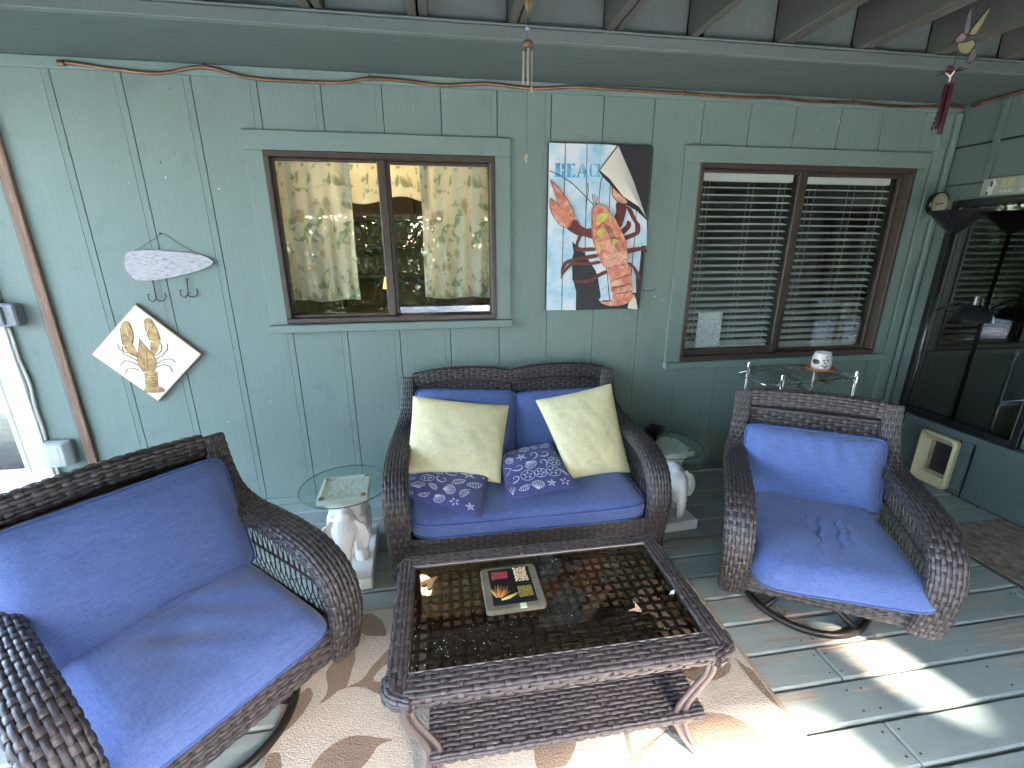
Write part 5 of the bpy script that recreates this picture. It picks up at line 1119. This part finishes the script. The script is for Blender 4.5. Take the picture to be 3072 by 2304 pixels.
for k in range(7):
    a = 2*PI*k/7; m = MB(); leafmesh(m, (-.03, 0, .268), (math.cos(a), math.sin(a)*.9, .35+.2*math.sin(k*2)), .062, .016, droop=.1); m.build('petal', G3, hb_, True)
sm_ = MB()
for a in (.2, 2.3, 4.4): sm_.tube([(-.03, 0, .255), (-.03+.03*math.cos(a), .03*math.sin(a), .285)], [.004, .0015], 6)
sm_.tube([(-.03, 0, .235), (-.03, 0, .262)], .004, 6); sm_.build('stamen', simple('ivory_stamen', (.5, .44, .36), .4), hb_, True)
for x, y, z0_, z1_ in ((-.022, -.012, .0, .225), (-.008, .006, .008, .228), (-.036, .004, .06, .224), (-.02, .016, .03, .226)):
    MB().lathe([(.0085, z0_), (.0085, z1_)], 8, (x, y, 0)).build('chime_tube', G3, hb_)
cl_ = MB(); cl_.tube([(-.05, -.004, .20), (-.058, -.006, .10)], .0012, 4)
for k in range(4): cl_.box(-.066-.004*k, -.054-.004*k, -.010, -.006, .085-.022*k, .102-.022*k, .001)
cl_.build('clapper', G3, hb_)

# ============================================================ ROOMS BEHIND THE GLASS
def room(name, x0, x1, y0, y1, wall, floor, z1=2.46):
    r_ = bpy.data.objects.new(name, None); link(r_); tag(r_, kind='structure')
    T_ = .03
    boxo('room_floor', floor, r_, x0-.02, x1+.02, y0, y1+.02, -.03, 0.0); boxo('room_ceiling', M_WHITE, r_, x0-.02, x1+.02, y0, y1+.02, z1, z1+.03)
    boxo('room_wall', wall, r_, x0-.045, x1+.045, y1, y1+T_, -.02, z1+.02); boxo('room_wall', wall, r_, x0-T_, x0, y0, y1+.012, -.021, z1+.021); boxo('room_wall', wall, r_, x1, x1+T_, y0, y1+.012, -.021, z1+.021); return r_
M_OCH = simple('ochre_room_wall', (.11, .08, .045), .8, .1, 5); M_DKW = simple('dark_panelling', (.055, .042, .030), .6, .2, 6); M_FL = simple('room_floor', (.12, .08, .05), .5, .2, 6)
room('back_room', XR+.115, 5.6, -1.6, .10, M_DKW, M_FL); room('kitchen', -2.02, 1.10, .119, 2.7, M_OCH, M_FL); room('den', 1.20, 3.55, .119, 3.0, M_DKW, M_FL); room('hall', -4.3, -2.10, .119, 2.4, simple('hall_wall', (.16, .15, .135), .8), simple('hall_carpet', (.17, .13, .095), .9))
hx = thing('moving_box', 'grey brown box standing inside the glass of the white door', 'box', (-2.75, .75, .0)); MB().box(-.35, .38, -.3, .3, 0.001, .62, .01).build('box_body', simple('grey_box', (.20, .185, .165), .7), hx)
# kitchen things seen between the curtains
hu = thing('hutch', 'dark wooden hutch standing inside behind the curtained window', 'cabinet', (-.20, 2.3, 0.001))
MB().box(-.9, .8, -.1, .36, 0, .95, .01).build('cabinet', M_DKW, hu)
for z in (1.28, 1.58, 1.86): MB().box(-.85, .75, .1, .36, z, z+.03, .004).build('shelf_board', M_DKW, hu)
for x in (-.87, -.05, .75): MB().box(x-.02, x+.02, .1, .36, .951, 2.1, .004).build('upright', M_DKW, hu)
for i, (x, z, h_, c) in enumerate(((-.6, 1.312, .16, (.10, .12, .10)), (-.35, 1.312, .12, (.25, .16, .06)), (.2, 1.312, .18, (.12, .10, .08)), (.45, 1.612, .14, (.20, .11, .05)), (-.4, 1.612, .15, (.06, .09, .08)), (-.7, 1.612, .12, (.22, .20, .16)))):
    j_ = MB().lathe([(.04, 0), (.055, h_*.5), (.03, h_*.85), (.035, h_), (.01, h_)], 16, (0, 0, 0)).build('jar', simple('jar_%d' % i, c, .3), None, 40); j_.location = (-.20+x, 2.3+.23, z+.001)
    tag(j_, ['dark squat jar on the hutch behind the curtain', 'ochre jar on the hutch behind the curtain', 'tall dark jar on the hutch behind the curtain', 'rust brown jar on the hutch shelf', 'blackish green jar on the hutch shelf', 'pale jar on the hutch shelf'][i], 'jar', 'jars on the hutch')
tl = thing('table_lamp', 'small lit table lamp with cream shade inside the curtained window', 'lamp', (-.52, 2.26, .952))
MB().lathe([(.06, 0), (.05, .02), (.018, .06), (.03, .12), (.012, .2), (.01, .28)], 16, (-.02, 0, 0)).build('base', M_BRASS, tl, True)
t = NT('lit_lamp_shade'); t.set(Base_Color=(.8, .6, .35, 1), Roughness=.8); t.p.inputs['Emission Color'].default_value = (1, .6, .22, 1); t.p.inputs['Emission Strength'].default_value = .06
MB().lathe([(.06, .22), (.032, .34), (.030, .34), (.058, .22)], 24, (-.02, 0, 0)).build('shade', t.m, tl, 40)
pl = thing('pendant_lamp', 'lit glass pendant lamp inside above the curtained window', 'lamp', (-.28, .50, 2.459))
MB().tube([(0, 0, -.001), (0, 0, -.15)], .004, 6).build('stem', M_BRASS, pl)
t = NT('lit_globe'); t.p.inputs['Emission Color'].default_value = (1, .66, .28, 1); t.p.inputs['Emission Strength'].default_value = .05
MB().lathe([(.01, -.15), (.06, -.16), (.09, -.21), (.06, -.26), (.01, -.27)], 20).build('globe', t.m, pl, True)
ll = bpy.data.lights.new('pendant_light', 'POINT'); ll.energy = 1.0; ll.color = (1, .72, .38); ll.shadow_soft_size = .1; lo_ = bpy.data.objects.new('pendant_light', ll); link(lo_, pl); lo_.location = (0, 0, -.34)
# curtains
t = NT('fruit_print_curtain'); uvc = t('TexCoord').outputs['UV']; mp = t('Mapping', {'Vector': uvc, 'Scale': (9, 9, 1)}).outputs[0]
vo = t('TexVoronoi', {'Vector': t('Mapping', {'Vector': uvc, 'Scale': (8, 6.2, 1)}).outputs[0], 'Scale': 1., 'Randomness': .85}); n1 = t.noise(t('Mapping', {'Vector': uvc, 'Scale': (16, 16, 1)}).outputs[0], 1, 3, .5, .6); n0 = t.noise(mp, .5, 3)
fruit = t.ramp(vo.outputs['Distance'], [(.20, (1, 1, 1)), (.26, (0, 0, 0))]); sel = t('SeparateColor', {0: vo.outputs['Color']}).outputs[0]
fc = t.ramp(sel, [(.0, (.48, .40, .16)), (.35, (.50, .33, .20)), (.6, (.36, .42, .20)), (.9, (.55, .48, .28))]); base = t.ramp(n0, [(.3, (.74, .70, .54)), (.7, (.82, .80, .70))])
leafm = t.ramp(n1, [(.56, (0, 0, 0)), (.62, (.75,)*3)]); base = t.mix(leafm, base, (.27, .36, .20)); base = t.mix(t.math('MULTIPLY', fruit, .7), base, fc)
t.n.remove(t.p); df = t('BsdfDiffuse', {'Color': base}); tl_ = t('BsdfTranslucent', {'Color': base}); mx = t('MixShader', {0: .5, 1: df.outputs[0], 2: tl_.outputs[0]}); t.t.links.new(mx.outputs[0], t.out.inputs[0]); M_CURT = t.m
def curtain(label, x0, x1, zt, zb_, amp, nf, ph, scal=None, y=.115):
    m = MB(); nx, nz = 90, 24; V = []; UV = []
    for i in range(nx+1):
        for j in range(nz+1):
            u, v_ = i/nx, j/nz; x = x0+(x1-x0)*u; zb2 = zb_+(scal(u) if scal else .006*math.sin(u*9+ph)); z = zt+(zb2-zt)*v_
            yy = y+amp*(.35+.65*v_)*math.sin(u*nf*2*PI+ph+.6*math.sin(v_*3+u*4))+.3*amp*math.sin(u*nf*5.1+ph*2+v_); V.append((x+.004*math.sin(v_*5+u*20), yy, z)); UV.append((u*(x1-x0)*1.35, z))
    f = grid_faces(nx+1, nz+1, 0).tolist(); m.add(V, f, UV); o = m.build('curtain', M_CURT, None, True); tag(o, label, 'curtain')
    md = o.modifiers.new('thick', 'SOLIDIFY'); md.thickness = .0012
curtain('fruit print curtain panel left of the dark gap in the smaller window', -.875, -.478, 2.10, 1.297, .013, 4.5, .4)
curtain('fruit print curtain panel in the sliding sash near the wind chime weight', -.085, .325, 2.10, 1.300, .013, 4.2, 1.9)
curtain('glowing yellow fruit print valance between both curtain panels', -.50, -.06, 2.10, 1.87, .008, 2.2, .9, lambda u: -.022*math.sin(u*PI*2.0+.4)*1.0, .150)
# blinds
M_SLAT = simple('white_blind_vinyl', (.86, .85, .82), .4, .04, 6, 0)
slat_me = None
def blind(label, x0, x1, zt, zb_, n, y=.090):
    global slat_me
    o = thing('window_blind', label, 'blind', (0, y, 0), 0, 'white slatted window blinds')
    boxo('headrail', M_WHITE, o, x0, x1, -.02, .022, zt-.05, zt)
    m = MB(); W_ = x1-x0; v = []; 
    for z_, y_ in ((0, -.027), (.0022, -.014), (.003, 0), (.0022, .014), (0, .027)): v += [(-W_/2, y_, z_), (W_/2, y_, z_)]
    v += [(a, b, c-.0022) for a, b, c in v]; f = []
    for k in range(4): f += [(2*k, 2*k+1, 2*k+3, 2*k+2), (10+2*k, 10+2*k+2, 10+2*k+3, 10+2*k+1)]
    f += [(0, 10, 11, 1), (8, 9, 19, 18)]+[(2*k, 2*k+2, 12+2*k, 10+2*k) for k in range(4)]+[(2*k+1, 11+2*k, 13+2*k, 2*k+3) for k in range(4)]
    m.add(v, f); first = m.build('slat', M_SLAT, o, 60, True)
    for k in range(n):
        s_ = first if k == 0 else first.copy()
        if k: COL.objects.link(s_); s_.parent = o
        s_.location = ((x0+x1)/2, random.uniform(-.001, .001), zt-.085-(zt-.085-zb_-.03)*k/(n-1)); s_.rotation_euler = (math.radians(13+random.uniform(-1.5, 1.5)), random.uniform(-.0015, .0015), 0)
    boxo('bottom_rail', M_WHITE, o, x0+.004, x1-.004, -.024, .024, zb_-.004, zb_+.012)
    for q in (.16, .60, .92):
        for yy in (-.026, .026): MB().tube([(x0+W_*q, yy, zb_), (x0+W_*q, yy, zt-.05)], .0012, 4).build('ladder_cord', M_WHITE, o)
    return o
blind('white blind with a paper notice in front of it', 1.60, 2.300, 2.055, .930, 24)
blind('white blind in the pane next to the round thermometer', 2.36, 3.030, 2.050, .905, 24)
nt = thing('paper_notice', 'white printed notice taped inside the larger window', 'notice'); t = NT('printed_paper'); n1 = t.noise(t.co('Object', (20, 1, 90)), 2.2, 4, .7); t.set(Base_Color=t.ramp(n1, [(.36, (.12, .12, .13)), (.46, (.72, .74, .76))]), Roughness=.7)
MB().box(1.742, 1.925, .0625, .0635, .935, 1.170, .0002).build('sheet', t.m, nt)
bp = thing('interior_door', 'orange brown wooden door inside behind the blinds', 'door', (2.25, 2.9, .001)); MB().box(-.4, .4, 0, .05, 0, 2.0, .005).build('door_leaf', simple('orange_wood', (.16, .065, .022), .5, .2, 6), bp); MB().lathe([(.02, 0), (.025, .04), (.01, .05)], 12, (.33, 0, .95), R=RX).build('knob', M_BRASS, bp)

# ============================================================ OUTSIDE, BEHIND THE CAMERA (lights the porch, mirrored in the panes)
for i, x in enumerate((-2.3, 1.98, 3.42)):
    p_ = thing('porch_post', ['grey painted porch post at the open left bay', 'grey painted porch post beside the rolled shades', 'grey painted porch post at the end wall corner'][i], 'post', (x, -3.865, 0), 0, 'porch posts'); MB().box(-.05, .05, -.05, .05, -.6, 2.81, .006).build('shaft', M_JOIST, p_); MB().box(-.065, .065, -.065, .065, .002, .12, .005).build('foot_trim', M_JOIST, p_)
t = NT('bamboo_slats'); n1 = t.noise(t.co('Object', (1, 1, 60)), 3, 4); t.set(Base_Color=t.ramp(n1, [(.3, (.16, .11, .055)), (.7, (.34, .25, .13))]), Roughness=.7); M_BAM = t.m
def shade(label, x0, x1, zt, zb_):  # shades added out of view to cut the sun patches to shape
    o = thing('added_roll_shade', label, 'shade', (0, -3.755, 0), 0, 'added bamboo roll shades at the porch edge'); boxo('headrail', M_BAM, o, x0, x1, -.012, .002, zt-.04, zt); m = MB(); z = zt-.045
    while z > zb_: m.box(x0, x1, -.006, 0, z-.0135, z, .002); z -= .0137
    tag(m.build('bamboo_slats', M_BAM, o), kind='stuff'); MB().tube([(x0, -.005, zb_-.02), (x1, -.005, zb_-.02)], .035, 10).build('rolled_end', M_BAM, o, True)
shade('added bamboo shade rolled up high, trimming the sun in the open bay', -2.2, 1.953, 2.56, 2.04)
shade('added narrow bamboo shade let down to block sun beside the middle post', 1.955, 2.33, 2.56, .5)
shade('added wide bamboo shade let down to block sun up to the end wall', 2.45, 3.36, 2.56, .5)
shade('added short bamboo valance that cuts off the top of the sun streak', 2.332, 2.448, 2.56, 2.335)
hp = thing('added_hanging_basket', 'added hanging basket of ferns that ends the sun streak between the shades', 'plant', (2.39, -3.80, 0)); MB().tube([(0, 0, 2.49), (0, 0, 1.72)], .003, 5).build('chain', M_METAL_DK, hp); MB().lathe([(.05, 1.48), (.13, 1.56), (.15, 1.70), (.14, 1.70), (.10, 1.60)], 20).build('basket', simple('coir', (.10, .06, .03), .9), hp)  # added in the slot, unseen, to stop the lower part of the sun streak
fr_ = MB()
for k in range(90): a = k*2.4; leafmesh(fr_, (.05*math.cos(a), .05*math.sin(a), 1.70), (math.cos(a), math.sin(a), random.uniform(.2, 1.1)), random.uniform(.16, .26), .022, droop=.6)
fr_.build('fronds', M_LEAFG, hp, True)
tb = thing('white_table', 'white slatted garden table outside behind the viewer', 'table', (.55, -4.75, -.6))
for k in range(8): MB().box(-1.3, 1.3, -.42+.106*k, -.42+.106*k+.09, 1.16, 1.19, .004).build('slat', M_WHITE, tb)
for x in (-1.15, 1.15):
    for y in (-.36, .36): MB().box(x-.04, x+.04, y-.04, y+.04, 0, 1.159, .005).build('leg', M_WHITE, tb)
def tree(kind, nl, R_, Hh, seed, col):
    r_ = random.Random(seed); tk_ = MB(); cw = MB(); tips = []
    def limb(p, d, L, r0_, depth):
        pts = [p]; q = np.array(p, float); d = np.array(d, float)
        for k in range(4): d = d+np.array([r_.uniform(-.18, .18), r_.uniform(-.18, .18), .08]); d /= np.linalg.norm(d); q = q+d*L/4; pts.append(tuple(q))
        tk_.tube(pts, np.linspace(r0_, r0_*.55, 5), 6)
        if depth == 0: tips.append((q, L)); return
        for k in range(4 if depth > 1 else 3):
            a = r_.uniform(0, 6.28); nd_ = d*.75+np.array([math.cos(a), math.sin(a), r_.uniform(-.1, .5)])*.75; limb(tuple(q-d*L*.2*r_.random()), nd_, L*.62, r0_*.5, depth-1)
    limb((0, 0, 0), (0, 0, 1), Hh*.42, R_*.065, 3)
    V = []; F = []; n0 = 0
    for i in range(nl):
        q, L = r_.choice(tips); g = np.array([r_.gauss(0, 1), r_.gauss(0, 1), r_.gauss(0, .8)]); p = q+g*L*.42; s_ = r_.uniform(.06, .13); a = np.array([r_.gauss(0, 1), r_.gauss(0, 1), r_.gauss(0, .6)]); a /= np.linalg.norm(a); b_ = np.cross(a, [r_.gauss(0, 1), r_.gauss(0, 1), r_.gauss(0, 1)]); b_ /= np.linalg.norm(b_)+1e-9
        V += [p-a*s_, p+b_*s_*.45, p+a*s_, p-b_*s_*.45]; F.append((n0, n0+1, n0+2, n0+3)); n0 += 4
    cw.add(V, F); return tk_, cw
M_BARK = simple('bark', (.075, .058, .045), .9, .3, 8, .6); TR = []
for i, (seed, col) in enumerate(((1, (.085, .13, .035)), (2, (.12, .155, .045)), (3, (.06, .10, .03)))):
    t = NT('foliage_%d' % i); n1 = t.noise(t.co('Object'), 1.2, 3); cc = t.ramp(n1, [(.3, tuple(x*.6 for x in col)), (.7, tuple(x*1.4 for x in col))]); t.n.remove(t.p); df = t('BsdfDiffuse', {'Color': cc}); tr_ = t('BsdfTranslucent', {'Color': cc}); gl = t('BsdfGlossy', {'Roughness': .35}); mx = t('MixShader', {0: .55, 1: df.outputs[0], 2: tr_.outputs[0]}); mx2 = t('MixShader', {0: .06, 1: mx.outputs[0], 2: gl.outputs[0]}); t.t.links.new(mx2.outputs[0], t.out.inputs[0])
    tk_, cw = tree(i, 9000, 2.8, 8.5, seed, col); TR.append((tk_, cw, t.m))
pat = simple('pale_bounce_concrete', (.58, .56, .52), .85, .12, 3, .2)
tag(MB().box(-14, 14, -9.2, -3.95, -.62, -.585, .01).build('bounce_patio', pat), kind='structure')  # pale slab added out of view to bounce sunlight up to the ceiling
def leaf_mass(n, fn, smin, smax, seed):
    r_ = np.random.default_rng(seed); P_ = fn(r_, n); a = r_.normal(size=(n, 3)); a /= np.linalg.norm(a, axis=1)[:, None]; b_ = np.cross(a, r_.normal(size=(n, 3))); b_ /= np.linalg.norm(b_, axis=1)[:, None]; q = r_.uniform(smin, smax, (n, 1))
    V = np.stack([P_-a*q, P_+b_*q*.5, P_+a*q, P_-b_*q*.5], 1).reshape(-1, 3); return MB().add(V, np.arange(4*n).reshape(-1, 4).tolist())
def ellip(c, r, lump):
    def fn(g, n):
        d = g.normal(size=(n, 3)); d /= np.linalg.norm(d, axis=1)[:, None]; k = g.uniform(.25, 1, (n, 1))**.45; w = 1+lump*np.sin(d[:, :1]*5+1)*np.sin(d[:, 1:2]*6)*np.cos(d[:, 2:]*5); return np.array(c)+d*k*w*np.array(r)
    return fn
stree = thing('added_shade_tree', 'added unseen dense tree that keeps sun off the open bay', 'tree', (.62, -9.1, -.6))  # added out of view on the sun line to shade the left floor
MB().tube([(0, 0, 0), (.1, .05, 3), (0, 0, 6.5), (.1, 0, 8)], [.22, .18, .12, .05], 10).build('trunk', M_BARK, stree, True)
leaf_mass(12000, ellip((0, 0, 7.6), (2.1, 2.0, 1.7), .2), .08, .15, 4).build('crown', TR[0][2], stree)
SHL = ['broad mid green shrub', 'broad yellow green shrub', 'broad dark green shrub']; sproto = {}
for i in range(22):
    k = i % 3; o = bpy.data.objects.new('shrub', None); link(o); x = -17+1.65*i; o.location = (x, -10.8-.7*math.sin(i*2.3), -.6); o.scale = (1, 1, random.uniform(.8, 1.15)); o.rotation_euler = (0, 0, i*1.3); tag(o, SHL[k]+' in the hedge behind the patio', 'shrub', 'shrubs of the hedge')
    if k not in sproto: sproto[k] = [leaf_mass(5200, ellip((0, 0, 1.9), (1.35, 1.2, 2.1), .25), .06, .13, 20+k).build('foliage', TR[k][2], o), MB().tube([(0, 0, 0), (.05, 0, 1.2), (0, 0, 2.4)], [.07, .05, .02], 6).build('stem', M_BARK, o, True)]
    else:
        for q in sproto[k]: c = q.copy(); COL.objects.link(c); c.parent = o
LBL = ['garden tree with mid green leaves', 'garden tree with yellow green leaves', 'garden tree with dark leaves']
spots = [(-9, -12, 0), (-5, -15, 1), (-1.5, -13, 2), (2.5, -15.5, 0), (5.5, -12.5, 1), (9.5, -14, 2), (-13, -17, 2), (13, -18, 0), (-3.5, -21, 2), (1, -22, 1), (6.5, -22, 2), (-8.5, -22, 0), (-17, -24, 1), (17, -24, 2)]
proto = {}
for x, y, k in spots:
    o = bpy.data.objects.new('garden_tree', None); link(o); o.location = (x, y, -.6); o.rotation_euler = (0, 0, x*1.7); s_ = random.uniform(.9, 1.25); o.scale = (s_,)*3
    tag(o, LBL[k]+' beyond the porch', 'tree', 'trees beyond the porch')
    if k not in proto: tk_, cw, mm = TR[k]; proto[k] = (tk_.build('trunk', M_BARK, o, True), cw.build('crown', mm, o))
    else:
        for q in proto[k]: c = q.copy(); COL.objects.link(c); c.parent = o
